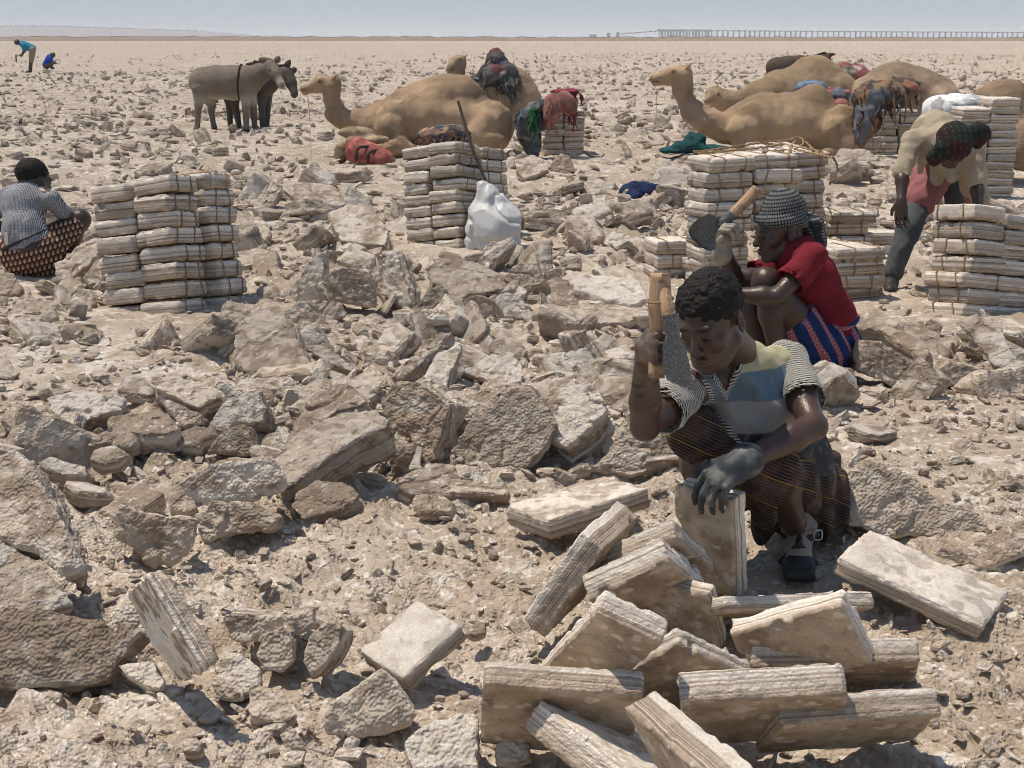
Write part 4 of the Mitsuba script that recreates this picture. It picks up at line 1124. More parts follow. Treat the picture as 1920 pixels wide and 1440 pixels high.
scene['mat_wood'] = two(bumped(principled(mikit.proc(wood_color), 0.6, 0.3), lambda p, n, uv: FBM(uv.x * 12, uv.y * 160, 1.0, 2), 0.002))

def iron_color(p, n, uv):
    salt = SS(0.56, 0.70, FBM(p.x * 90, p.y * 90, p.z * 90, 3))
    col = MIX((0.055, 0.065, 0.075), (0.11, 0.12, 0.13), FBM(p.x * 18, p.y * 18, p.z * 18, 3))
    return MIX(col, mi.Color3f(0.50, 0.47, 0.42), SS(0.60, 0.68, N(p.x * 420, p.y * 420, p.z * 420)) * 0.35 + salt * 0.05)

scene['mat_iron'] = two(bumped(principled(mikit.proc(iron_color), 0.45, 0.5, metallic=0.35), lambda p, n, uv: FBM(p.x * 60, p.y * 60, p.z * 60, 2), 0.002))
scene['mat_steel'] = two(principled(rgb(.6, .6, .6), .3, .5, metallic=.9))

def wood_part(holder, name, pts, rad, label=None, sides=14):
    c = curve(pts, 22); n = len(c)
    r = np.interp(np.linspace(0, 1, n), np.linspace(0, 1, len(rad)), rad)
    c2 = c + 0.0
    v, f = tube_mesh(c2, r * (1 + .10 * fb(c * 1.0, 30, 2, 3)), sides)
    t = unit(c[-1] - c[0])
    v = v + normals(v, f) * (.004 * fb(v, 35, 2, 2))[:, None]
    ang = np.concatenate([np.tile(np.arange(sides) / sides, n), [0, 0]])
    return part(holder, name, mikit.ply((v, f), 'mat_wood', smooth=40 and True, uv=np.stack([(v - c[0]) @ t, ang * .25], 1)), label)

def blade(holder, rows, thick=.004, curve_in=0.012, normal=(0, -1, 0)):
    """rows: (left edge, right edge) 3-D pairs from the socket to the cutting edge; bowed towards the normal."""
    n = unit(normal)
    m = 9
    g = []
    for a, b in rows:
        t = np.linspace(0, 1, m)[:, None]
        p = a * (1 - t) + b * t
        w = np.linalg.norm(b - a)
        g.append(p + n * (curve_in * (w / .1) * (1 - (2 * t - 1) ** 2)))
    g = np.array(g)
    k = len(rows)
    r2 = np.linspace(0, k - 1, k * 4)
    gg = np.stack([np.stack([np.interp(r2, np.arange(k), g[:, j, c]) for c in range(3)], -1) for j in range(m)], 1)
    k2 = len(gg)
    top, bot = gg.reshape(-1, 3), (gg - n * thick).reshape(-1, 3)
    i, j = np.meshgrid(np.arange(k2 - 1), np.arange(m - 1), indexing='ij')
    q = np.stack([i * m + j, i * m + j + 1, (i + 1) * m + j + 1, (i + 1) * m + j], -1).reshape(-1, 4)
    o = k2 * m
    faces = [q, q[:, ::-1] + o]
    rim = np.r_[np.arange(m), np.arange(1, k2) * m + m - 1, (k2 - 1) * m + np.arange(m - 2, -1, -1), np.arange(k2 - 2, 0, -1) * m]
    r3 = np.roll(rim, -1)
    faces.append(np.stack([rim, rim + o, r3 + o, r3], 1))
    q = np.vstack(faces)
    v = np.vstack([top, bot])
    return part(holder, 'blade', mikit.ply((v, np.vstack([q[:, [0, 1, 2]], q[:, [0, 2, 3]]])), 'mat_iron', smooth=50), None)

main_man()
T = thing('adze', 'short wooden adze with a grey iron blade, held up by the striped-shirt man', 'adze')
wood_part(T, 'handle', [atY(1239, 512, 3.385), atY(1236, 580, 3.38), atY(1233, 640, 3.378), atY(1231, 708, 3.37)], [.024, .026, .019, .020], 'pale smooth wooden handle')
wood_part(T, 'fork', [atY(1246, 540, 3.37), atY(1252, 580, 3.34), atY(1259, 625, 3.32)], [.012, .016, .017], 'wooden fork set in the blade socket')
_c = atY(1237, 562, 3.377)
_t = np.linspace(0, 2 * math.pi, 17)[:-1]
part(T, 'lashing', mikit.ply(tube_mesh(np.stack([_c[0] + .031 * np.cos(_t), _c[1] - .004 + .030 * np.sin(_t), _c[2] + .004 * np.cos(_t)], 1), .0028, 6, closed=True), 'mat_rope', smooth=True))
wood = atY(1257, 598, 3.325)
part(T, 'socket', mikit.ply(tube_mesh(curve([atY(1255, 590, 3.327), atY(1260, 622, 3.32), atY(1262, 650, 3.318)], 8), [.0215] * 9 if False else np.linspace(.0225, .014, len(curve([0 * wood, wood, wood], 8))), 14), 'mat_iron', smooth=50))
blade(T, [(atY(1250, 625, 3.312), atY(1270, 625, 3.312)), (atY(1242, 650, 3.306), atY(1283, 645, 3.318)), (atY(1242, 690, 3.30), atY(1293, 685, 3.33)), (atY(1250, 712, 3.30), atY(1304, 735, 3.34))], curve_in=.010, normal=(-.3, -.9, .2))

def skin_arm(F, s_, e_, w_, r=(.045, .036, .026), k=.02):
    F.ball(s_, r[0] * 1.1, k=k)
    F.cone(s_, e_, r[0], r[1], k=k)
    m = e_ * .68 + w_ * .32
    F.cone(e_, m, r[1], r[1] * 1.08, k=k); F.cone(m, w_, r[1] * 1.08, r[2], k=k)

def skin_leg(F, h_, kn, an, r=(.085, .055, .034), k=.025):
    F.cone(h_, kn, r[0], r[1], k=k); F.ball(kn, r[1] * 1.02, k=k)
    m = kn * .65 + an * .35
    F.cone(kn, m, r[1] * .92, r[1] * .95, k=k); F.cone(m, an, r[1] * .95, r[2], k=k)

def red_man():
    A = atY
    M = thing('person', 'squatting man in red shirt and checked headscarf, raising a broad hoe', 'person')
    pel = A(1548, 640, 6.30); waist = A(1553, 590, 6.28); chest = A(1515, 520, 6.24); neckb = A(1492, 470, 6.20)
    shN, shF = A(1518, 490, 6.06), A(1470, 498, 6.38)          # near and far shoulder
    elN, wrN = A(1458, 556, 5.96), A(1372, 552, 6.0)
    elF, wrF = A(1378, 530, 6.30), A(1355, 458, 6.22)
    hN, hF = A(1540, 655, 6.18), A(1535, 650, 6.42)
    kN, kF = A(1436, 528, 6.10), A(1402, 532, 6.34)
    aN, aF = A(1466, 698, 6.08), A(1430, 690, 6.34)
    hc = A(1462, 434, 6.20)
    HR = frame((-.93, -.30, -.16), (.0, 0, 1)); hs = 1.06
    F = Field(*bbox([pel, waist, neckb, shN, shF, elN, wrN, elF, wrF, kN, kF, aN, aF, hc], .15), .0075)
    head(F, hc, HR, hs)
    F.cone(hc + HR @ np.array([0, -.03, -.05]), neckb, .052, .06, k=.03)
    F.cone(neckb, chest, .06, .10, k=.04); F.cone(chest, waist, .10, .095, k=.04); F.cone(waist, pel, .10, .13, k=.04)
    F.cone(neckb, shN, .05, .048, k=.03); F.cone(neckb, shF, .05, .048, k=.03)
    skin_arm(F, shN, elN, wrN); skin_arm(F, shF, elF, wrF)
    skin_leg(F, hN, kN, aN, (.085, .056, .034)); skin_leg(F, hF, kF, aF, (.085, .056, .034))
    for an in (aN, aF):
        F.cone(an + [0, 0, -.03], an + np.array([-.17, -.02, -.05]), .036, .024, k=.02)
    hand(F, wrN, (-.9, .1, -.25), (-.1, -.4, .9), 1, (.5, .5, .3), size=1.0)
    v, f = F.mesh()
    col = face_paint(v, skin_tone(v, DARK * .85, 14), hc, HR, hs)
    q = (v - hc) @ HR / hs
    beard = np.clip(1.3 - np.hypot(q[:, 0] / .05, np.hypot((q[:, 1] - .06) / .05, (q[:, 2] + .098) / .022)), 0, 1)[:, None] * .8
    col = col * (1 - beard) + np.array([.012, .01, .009]) * beard
    scene[f'{M}__body'] = vc_ply(v, f, 'mat_skin', col)
    # red shirt with short sleeves
    S = Field(*bbox([pel, neckb, shN, shF, waist], .2), .009)
    S.cone(neckb + [.0, 0, -.01], chest, .085, .124, k=.05); S.cone(chest, waist, .124, .114, k=.05); S.cone(waist, waist * .6 + pel * .4, .122, .13, k=.04)
    S.cone(neckb, shN, .075, .066, k=.05); S.cone(neckb, shF, .075, .066, k=.05)
    S.ruffle(cloth_folds(.018, 7, 25, (1, 1, .5)))
    S.cone(neckb + [-.01, 0, .03], neckb + [-.05, 0, .15], .055, .085, k=.004, cut=True)
    S.cone(neckb + [-.075, -.01, .06], chest + [-.13, -.02, .02], .04, .012, k=.004, cut=True)
    v, f = S.mesh()
    RED = np.array([.165, .017, .026])
    part(M, 'shirt', vc_ply(v, f, 'mat_cloth', RED * (1 + .35 * fb(v, 9, 3, 2)[:, None])), 'red short-sleeved shirt')
    for s_, e_, fr in ((shN, elN, .62), (shF, elF, .62)):
        d = unit(e_ - s_); end = s_ + (e_ - s_) * fr
        S = Field(*bbox([s_, e_], .12), .0065)
        S.cone(s_ - d * .03, end + d * .04, .064, .074, k=.02); S.ruffle(cloth_folds(.014, 10, 31)); S.plane_cut(end, d)
        S.cone(end - d * .012, end + d * .1, .060, .068, k=.003, cut=True)
        v, f = S.mesh()
        part(M, 'sleeve', vc_ply(v, f, 'mat_cloth', RED * (1 + .35 * fb(v, 9, 3, 2)[:, None])))
    # wrapped cloth
    S = Field(*bbox([pel, waist, hN, hF, kN], .22), .009)
    S.ball(pel + [.02, 0, -.01], (.148, .155, .14), k=.03)
    S.cone(hN, hN * .45 + kN * .55, .118, .088, k=.05); S.cone(hF, hF * .45 + kF * .55, .118, .09, k=.05)
    S.cone(pel + [.05, 0, -.08], pel + [-.05, 0, -.10], .11, .10, k=.04)
    S.ruffle(cloth_folds(.022, 7, 35, (.6, 1, 1)))
    S.ruffle(lambda p: .008 * np.sin(p[:, 0] * 80 + p[:, 2] * 30 + 4 * fb(p, 5, 2, 2)))
    S.v = np.maximum(S.v, (.01 - (S.lo[2] + S.h * np.arange(S.n[2])))[None, None].astype(np.float32))
    # open over the near thigh
    d = unit(kN - hN); S.plane_cut(hN * .52 + kN * .48, d)
    v, f = S.mesh()
    part(M, 'wrap', mikit.ply((v, f), 'mat_zigzag_skirt', smooth=True, uv=np.stack([(v @ unit([.75, .3, .45])), v[:, 2] - .4 * v[:, 0]], 1)), 'blue wrapped cloth with red zigzag bands')
    S = Field(*bbox([waist], .25), .008)
    w2 = waist * .75 + pel * .25
    R = frame((1, 0, .2), unit(waist - pel))
    S.ball(w2, (.137, .137, .034), R, k=.02); S.ruffle(lambda p: .010 * fb(p, 18, 2, 4))
    v, f = S.mesh()
    part(M, 'waistband', mikit.ply((v, f), 'mat_zigzag_skirt', smooth=True, uv=np.stack([v[:, 2] * 1.5 + .02, v[:, 0] * 1.0], 1)), 'rolled red and blue waistband')
    # headscarf: wound brim, dome and a knotted tail behind
    P = lambda x, y, z: hc + HR @ (np.array([x, y, z]) * hs)
    hs = .92; S = Field(*bbox([hc], .30), .0075)
    S.ball(P(0, -.025, .085), np.array([.094, .112, .085]) * hs, HR, k=.02)
    S.ball(P(0, -.035, .125), np.array([.075, .085, .07]) * hs, HR, k=.03)
    ring = [P(.088 * math.sin(a), -.012 + .102 * math.cos(a), .050 + .022 * math.cos(a) + .006 * math.sin(3 * a)) for a in np.linspace(0, 2 * math.pi, 22)]
    S.chain(ring, [.019] * 22, k=.016)
    S.ball(P(0, .02, -.06), np.array([.09, .12, .095]) * hs, HR, k=.008, cut=True)
    S.chain([P(.06, -.10, .045), P(.05, -.15, .01), P(.045, -.165, -.06), P(.04, -.15, -.115)], [.034, .042, .05, .035], k=.03)
    S.chain([P(.03, -.12, .06), P(-.01, -.175, .0), P(-.01, -.18, -.09), P(0, -.165, -.13)], [.03, .036, .036, .024], k=.03)
    S.ball(P(.075, -.085, .03), .036, k=.02)
    S.ruffle(lambda p: .016 * fb(p, 13, 3, 7))
    v, f = S.mesh()
    q = (v - hc) @ HR
    part(M, 'headscarf', mikit.ply((v, f), 'mat_checked', smooth=True, uv=np.stack([np.arctan2(q[:, 0], q[:, 1]) * .11, q[:, 2]], 1)), 'black and white checked headscarf with a knotted tail')
    # pale glove on the raised hand
    G = Field(*bbox([wrF], .2), .006)
    d = unit(A(1357, 424, 6.2) - wrF)
    hand(G, wrF, d + np.array([.0, -.25, 0]), (-.7, .5, .2), 1, (1.2, 1.2, .7), size=1.1, k=.01)
    G.cone(wrF - d * .05, wrF + d * .03, .044, .038, k=.01)
    v, f = G.mesh()
    part(M, 'glove', vc_ply(v, f, 'mat_glove', np.array([.30, .27, .22]) * (1 + .8 * fb(v, 30, 3, 5)[:, None])), 'pale dusty glove')
    T = thing('adze', 'broad black-bladed hoe with wooden handle, held by the red-shirted man', 'hoe')
    wood_part(T, 'handle', [A(1420, 354, 6.22), A(1398, 378, 6.21), A(1378, 397, 6.20), A(1362, 412, 6.2)], [.024, .025, .022, .019], 'worn dark ended wooden handle')
    c = curve([A(1374, 401, 6.2), A(1357, 416, 6.2), A(1349, 424, 6.2)], 8)
    part(T, 'socket', mikit.ply(tube_mesh(c, np.linspace(.026, .017, len(c)), 12), 'mat_iron', smooth=50))
    blade(T, [(A(1346, 408, 6.19), A(1358, 424, 6.19)), (A(1330, 400, 6.18), A(1358, 432, 6.2)), (A(1312, 408, 6.17), A(1356, 446, 6.2)), (A(1298, 420, 6.17), A(1350, 460, 6.2)), (A(1290, 433, 6.16), A(1334, 471, 6.2)), (A(1297, 448, 6.16), A(1322, 468, 6.19))], curve_in=-.012, normal=(0, -1, .2))
    bk = A(1366, 540, 6.15)

def bending_man():
    A = atY
    M = thing('person', 'man in khaki shirt and plaid head cloth bending far over', 'person')
    pel = A(1772, 318, 9.12); waist = A(1768, 268, 9.06); chest = A(1755, 252, 8.82); neckb = A(1775, 262, 8.62)
    shL, shR = A(1712, 262, 8.70), A(1822, 275, 8.68)
    elL, wrL = A(1692, 320, 8.60), A(1690, 375, 8.50)
    elR, wrR = A(1832, 340, 8.62), A(1835, 400, 8.5)
    hL, hR = A(1745, 330, 9.08), A(1795, 330, 9.08)
    kL, aL = A(1705, 425, 8.86), A(1672, 518, 8.80)
    kR, aR = A(1800, 430, 9.05), A(1812, 515, 9.12)
    hc = A(1786, 276, 8.47)
    HR = frame((.1, -.50, -.86), (0, -.85, .5)); hs = .98
    F = Field(*bbox([pel, chest, shL, shR, wrL, wrR, kL, aL, aR, hc], .16), .010)
    head(F, hc, HR, hs, k=.02)
    F.cone(hc, neckb, .055, .065, k=.03); F.cone(neckb, chest, .075, .12, k=.04); F.cone(chest, waist, .12, .11, k=.04); F.cone(waist, pel, .11, .13, k=.04)
    F.cone(neckb, shL, .055, .05, k=.03); F.cone(neckb, shR, .055, .05, k=.03)
    skin_arm(F, shL, elL, wrL); skin_arm(F, shR, elR, wrR)
    skin_leg(F, hL, kL, aL); skin_leg(F, hR, kR, aR)
    for an in (aL, aR):
        F.cone(an + [0, 0, -.03], an + np.array([-.05, -.15, -.05]), .036, .026, k=.02)
    hand(F, wrL, (.0, -.15, -1), (-.6, -.75, 0), 1, (.35, .4, .3), size=1.05)
    v, f = F.mesh()
    scene[f'{M}__body'] = vc_ply(v, f, 'mat_skin', skin_tone(v, DARK * .9, 4))
    KH = np.array([.37, .31, .225])
    S = Field(*bbox([pel, neckb, shL, shR, elL, elR], .22), .010)
    S.cone(neckb, chest, .09, .15, k=.05); S.cone(chest, waist, .15, .14, k=.05); S.cone(waist, pel + [0, 0, .0], .14, .15, k=.05)
    S.cone(neckb, shL, .08, .075, k=.05); S.cone(neckb, shR, .08, .075, k=.05)
    S.cone(shL, elL, .075, .07, k=.03); S.cone(shR, elR, .078, .075, k=.03)
    S.cone(chest + [.03, -.08, -.06], A(1785, 335, 8.66), .10, .05, k=.05)
    S.cone(shR + [.0, .05, -.05], A(1838, 372, 8.75), .10, .07, k=.05); S.cone(A(1800, 285, 8.7), A(1818, 355, 8.75), .09, .06, k=.05); S.cone(A(1765, 290, 8.75), A(1757, 335, 8.8), .09, .06, k=.05)
    S.cone(A(1735, 285, 8.7), A(1725, 320, 8.75), .06, .04, k=.04)
    S.ruffle(cloth_folds(.030, 6, 45)); S.ruffle(cloth_folds(.012, 17, 46))
    v, f = S.mesh()
    part(M, 'shirt', vc_ply(v, f, 'mat_cloth', KH * (1 + .35 * fb(v, 8, 3, 2)[:, None])), 'loose faded khaki shirt')
    # trousers
    S = Field(*bbox([pel, hL, kL, aL, aR], .16), .010)
    S.ball(pel, (.15, .13, .12), k=.03)
    for a, b, c in ((hL, kL, aL), (hR, kR, aR)):
        S.cone(a, b, .105, .082, k=.04); S.cone(b, c + (b - c) * .08, .082, .066, k=.03)
    S.ruffle(cloth_folds(.024, 8, 51, (1, 1, .6)))
    v, f = S.mesh()
    part(M, 'trousers', vc_ply(v, f, 'mat_cloth', np.array([.085, .095, .10]) * (1 + .5 * fb(v, 9, 3, 4)[:, None])), 'faded dark grey trousers')
    S = Field(*bbox([pel, hL, hR, kL], .2), .009)
    S.cone(hL + [0, -.02, 0], hL * .55 + kL * .45 + np.array([.0, -.02, 0]), .128, .115, k=.04); S.cone(hR + [.03, -.0, 0], hR * .6 + kR * .4 + np.array([.03, .0, 0]), .115, .10, k=.05)
    S.ruffle(cloth_folds(.024, 9, 57, (1, 1, .5)))
    g = (S.lo[0] + S.h * np.arange(S.n[0]))
    v, f = S.mesh()
    part(M, 'loincloth', vc_ply(v, f, 'mat_cloth', np.array([.30, .125, .13]) * (1 + .3 * fb(v, 9, 3, 6)[:, None])), 'pink cloth tied round the thighs')
    S = Field(*bbox([hc], .24), .008)
    P = lambda x, y, z: hc + HR @ (np.array([x, y, z]) * hs)
    S.ball(P(0, -.012, .055), np.array([.108, .118, .098]) * hs, HR, k=.02)
    S.ball(P(.0, .06, -.07), np.array([.075, .07, .08]) * hs, HR, k=.01, cut=True)
    S.chain([P(-.07, -.03, .06), P(-.13, -.04, .09), P(-.16, -.03, .06), P(-.15, .0, .0)], [.05, .05, .045, .03], k=.03)
    S.chain([P(.07, .03, .06), P(.11, .04, -.01), P(.10, .05, -.07)], [.045, .04, .03], k=.03)
    S.ruffle(lambda p: .020 * fb(p, 13, 3, 7))
    v, f = S.mesh()
    q = (v - hc) @ HR
    part(M, 'head_cloth', mikit.ply((v, f), 'mat_plaid', smooth=True, uv=q[:, :2]), 'dark red and green plaid head cloth')
    for an in (aL, aR):
        S = Field(*bbox([an], .25), .009)
        S.cone(an + [0, 0.02, -.055], an + np.array([-.05, -.17, -.06]), .045, .036, k=.02); S.cone(an + [0, .01, -.03], an + np.array([-.02, -.06, -.04]), .046, .04, k=.02)
        v, f = S.mesh()
        part(M, 'shoe', vc_ply(v, f, 'mat_glove', (.03, .026, .024)), 'dark worn shoe')

def seated_man():
    A = atY
    M = thing('person', 'man seen from behind, squatting in grey checked shirt and petal-patterned wrap', 'person')
    pel = A(58, 462, 9.0); waist = A(45, 432, 9.02); chest = A(45, 385, 9.12); neckb = A(60, 352, 9.2)
    shR, shL = A(96, 374, 9.10), A(5, 372, 9.26)
    elR, wrR = A(132, 413, 9.22), A(95, 425, 9.42)
    elL, wrL = A(-25, 420, 9.40), A(30, 430, 9.55)
    hR, hL = A(85, 465, 9.08), A(30, 465, 9.12)
    kR, aR = A(150, 412, 9.26), A(105, 512, 9.32)
    kL, aL = A(40, 415, 9.55), A(30, 500, 9.5)
    hc = A(64, 338, 9.22)
    HR = frame((.62, .72, -.28), (.1, .1, 1)); hs = 1.08
    F = Field(*bbox([pel, chest, shR, shL, elR, elL, kR, aR, kL, aL, hc], .15), .009)
    head(F, hc, HR, hs, k=.02)
    F.cone(hc, neckb, .055, .062, k=.03); F.cone(neckb, chest, .075, .115, k=.04); F.cone(chest, waist, .115, .11, k=.04); F.cone(waist, pel, .11, .13, k=.04)
    F.cone(neckb, shR, .055, .05, k=.03); F.cone(neckb, shL, .055, .05, k=.03)
    skin_arm(F, shR, elR, wrR, (.047, .040, .03)); skin_arm(F, shL, elL, wrL)
    skin_leg(F, hR, kR, aR, (.085, .062, .036)); skin_leg(F, hL, kL, aL)
    for an in (aR, aL):
        F.cone(an + [0, 0, -.03], an + np.array([.12, .1, -.05]), .036, .026, k=.02)
    for w in (wrR, wrL):
        hand(F, w, (-.3, .8, -.4), (0, .3, .9), 1, (.6, .6, .4), size=1.0)
    v, f = F.mesh()
    scene[f'{M}__body'] = vc_ply(v, f, 'mat_skin', face_paint(v, skin_tone(v, DARK * .8, 4), hc, HR, hs))
    part(M, 'hair', afro(hc + HR @ np.array([0, -.008, -.004]), HR, hs * .98, 5, h=.008, curl=.004), 'cropped black hair')
    S = Field(*bbox([pel, neckb, shR, shL, elR, elL], .18), .0085)
    S.cone(neckb + [0, 0, -.02], chest, .085, .14, k=.05); S.cone(chest, waist, .14, .135, k=.05); S.cone(waist, waist * .2 + pel * .8, .138, .15, k=.04)
    S.cone(neckb + [0, 0, -.02], shR, .075, .066, k=.05); S.cone(neckb + [0, 0, -.02], shL, .075, .066, k=.05)
    S.cone(shR, shR * .5 + elR * .5, .066, .066, k=.03); S.cone(shL, shL * .5 + elL * .5, .066, .066, k=.03)
    S.ruffle(cloth_folds(.024, 6, 65, (1, 1, .6))); S.ruffle(cloth_folds(.010, 16, 66, (1, 1, .5)))
    v, f = S.mesh()
    part(M, 'shirt', mikit.ply((v, f), 'mat_pinstripe', smooth=True, uv=np.stack([v[:, 0], v[:, 2]], 1)), 'grey checked short-sleeved shirt')
    S = Field(*bbox([pel, waist, hR, hL, kR], .22), .009)
    S.ball(pel + [0, .02, -.03], (.175, .16, .15), k=.03)
    S.cone(hR, kR * .74 + hR * .26, .12, .088, k=.05); S.cone(hL, kL * .7 + hL * .3, .12, .09, k=.05)
    S.cone(pel + [-.1, .05, -.08], pel + [.05, .05, -.1], .11, .11, k=.04)
    S.ruffle(cloth_folds(.022, 7, 75)); 
    S.v = np.maximum(S.v, (.01 - (S.lo[2] + S.h * np.arange(S.n[2])))[None, None].astype(np.float32))
    v, f = S.mesh()
    part(M, 'wrap', mikit.ply((v, f), 'mat_scale_skirt', smooth=True, uv=np.stack([v[:, 0] + .3 * v[:, 1], v[:, 2] - .25 * v[:, 0]], 1)), 'maroon wrap with a cream petal pattern')
    R = frame((0, 1, 0), unit(waist - pel))
    wc = waist * .45 + pel * .55
    S = Field(*bbox([wc], .24), .009)
    S.ball(wc + [-.02, 0, .0], (.158, .150, .024), R, k=.01)
    v, f = S.mesh()
    b = part(M, 'belt', vc_ply(v, f, 'mat_glove', (.014, .018, .022)), 'black webbing belt')
    bp = A(12, 447, 8.83)
    part(M, 'buckle', mikit.ply(trimesh.creation.box((.022, .012, .075), transform=mat4(None, bp)), 'mat_steel'), 'grey metal belt clasp')

def far_people():
    A = atY
    M = thing('person', 'far small figure in teal shirt, bending over with a pick', 'person')
    Y = 61.0
    def B(px, py, dy=0): return A(px, py, Y + dy)
    pel, neckb, hc = B(61, 92), B(44, 83), B(32, 79)
    shN, shF = B(44, 85, -.17), B(43, 85, .17)
    F = Field(*bbox([pel, hc, B(28, 106), B(58, 137)], .25), .03)
    F.ball(hc, .12, k=.02); F.cone(hc, neckb, .07, .07, k=.03)
    F.cone(neckb, pel, .12, .13, k=.05)
    for s_, e_, w_ in ((shN, B(47, 96, -.15), B(40, 105, -.1)), (shF, B(44, 97, .15), B(39, 104, .05))):
        F.cone(s_, e_, .05, .04); F.cone(e_, w_, .04, .035); F.ball(w_, .05)
    for dy, kx, ax in ((-.1, 59, 58), (.1, 57, 55)):
        k_, a_ = B(kx, 116, dy), B(ax, 134, dy)
        F.cone(B(60, 94, dy), k_, .09, .06); F.cone(k_, a_, .06, .045); F.cone(a_, a_ + [-.16, 0, -.03], .045, .035)
    v, f = F.mesh(.01)
    scene[f'{M}__body'] = vc_ply(v, f, 'mat_skin', DARK)
    S = Field(*bbox([pel, neckb], .35), .03)
    S.cone(neckb + [-.02, 0, 0], B(60, 91), .15, .17, k=.05); S.cone(shN, B(47, 94, -.16), .08, .07); S.cone(shF, B(45, 94, .16), .08, .07)
    v, f = S.mesh()
    part(M, 'shirt', vc_ply(v, f, 'mat_cloth', (.035, .22, .34)), 'teal shirt')
    S = Field(*bbox([pel, B(58, 114)], .3), .03)
    for dy in (-.1, .1):
        S.cone(B(61, 93, dy), B(59, 113, dy), .135, .105, k=.05)
    v, f = S.mesh()
    part(M, 'shorts', vc_ply(v, f, 'mat_cloth', (.25, .21, .16)), 'tan shorts')
    T = thing('pick', 'long-handled pick held low by the bending figure in teal', 'pick')
    part(T, 'handle', mikit.ply(tube_mesh([B(45, 100, -.1), B(30, 106, -.1)], .022, 6), 'mat_rope', smooth=True))
    part(T, 'head', mikit.ply(tube_mesh([B(30, 102, -.1), B(30, 108, -.1), B(31, 117, -.1)], [.03, .035, .02], 6), 'mat_iron', smooth=True))
    M = thing('person', 'far small figure in bright blue shirt, crouching on the plain', 'person')
    Y = 66.0
    pel, neckb, hc = B(87, 124), B(93, 108), B(99, 103)
    F = Field(*bbox([pel, hc, B(105, 128)], .3), .03)
    F.ball(hc, .12, k=.02); F.cone(hc, neckb, .07, .07, k=.03); F.cone(neckb, pel, .12, .14, k=.05)
    F.cone(B(95, 110, -.15), B(99, 117, -.15), .05, .04); F.cone(B(99, 117, -.15), B(106, 119, -.1), .04, .035)
    for dy in (-.1, .12):
        F.cone(pel + [0, dy, 0], B(99, 117, dy), .09, .06); F.cone(B(99, 117, dy), B(96, 127, dy), .06, .05); F.cone(B(96, 127, dy), B(101, 128, dy), .05, .04)
    v, f = F.mesh(.01)
    scene[f'{M}__body'] = vc_ply(v, f, 'mat_skin', DARK)
    S = Field(*bbox([pel, neckb], .35), .03)
    S.cone(neckb, pel + [0, 0, .05], .15, .17, k=.05); S.cone(B(94, 109, -.16), B(97, 114, -.16), .08, .07)
    v, f = S.mesh()
    part(M, 'shirt', vc_ply(v, f, 'mat_cloth', (.02, .055, .36)), 'bright blue shirt')

red_man()
bending_man()
seated_man()
far_people()

# ---------------------------------------------------------------- animals
def fur_bump(p, n, uv):
    return FBM(p.x * 40, p.y * 40, p.z * 40, 2) * 0.6 + FBM(p.x * 130, p.y * 130, p.z * 130, 2) * 0.4

scene['mat_fur'] = two(bumped(principled(VC, 0.85, 0.15, sheen=0.3), fur_bump, 0.02))
CAMEL = np.array([.38, .268, .172])

def fur_tone(v, base, seed=0, amp=.35):
    t = fb(v, 2.6, 3, seed)[:, None] * amp * 3.4 + fb(v * np.array([1, 1, .4]), 16, 3, seed + 5)[:, None] * amp
    return np.asarray(base) * (1 + t) * np.array([1, 1 + .0, 1])

def tinted(col, v, spots):
    """Fur markings: (centre, radius, colour, strength)."""
    for c, r, colr, s in spots:
        w = np.clip(1.4 - np.linalg.norm((v - c) / np.asarray(r), axis=1) * (1 + .4 * fb(v, 9, 2, 2)), 0, 1)[:, None] * s
        col = col * (1 - w) + np.asarray(colr) * w
    return col

def camel_head(F, poll, muzzle, k=.03):
    """A long head from the poll to the split lips; returns landmarks."""
    d = unit(muzzle - poll); L = np.linalg.norm(muzzle - poll)
    side = unit(np.cross(d, [0, 0, 1])); up = np.cross(side, d)
    at = lambda a, b, c=0: poll + d * a * L + up * b * L + side * c * L
    F.cone(at(.02, -.02), at(.38, .02), .22 * L, .205 * L, k=k)
    F.cone(at(.38, -.01), at(.84, -.04), .175 * L, .125 * L, k=k)
    F.ball(at(.92, -.05), np.array([.12, .12, .12]) * L, k=.02)
    F.cone(at(.25, -.16), at(.86, -.17), .13 * L, .07 * L, k=k)
    F.ball(at(.90, -.19), .065 * L, k=.01)
    for q in (-1, 1):
        F.ball(at(.34, .13, q * .17), np.array([.075, .075, .06]) * L, k=.02)
        F.cone(at(.0, .12, q * .19), at(-.12, .22, q * .26), .055 * L, .03 * L, k=.01)
        F.ball(at(.96, .03, q * .06), .03 * L, k=.01, cut=True)
    return at, L

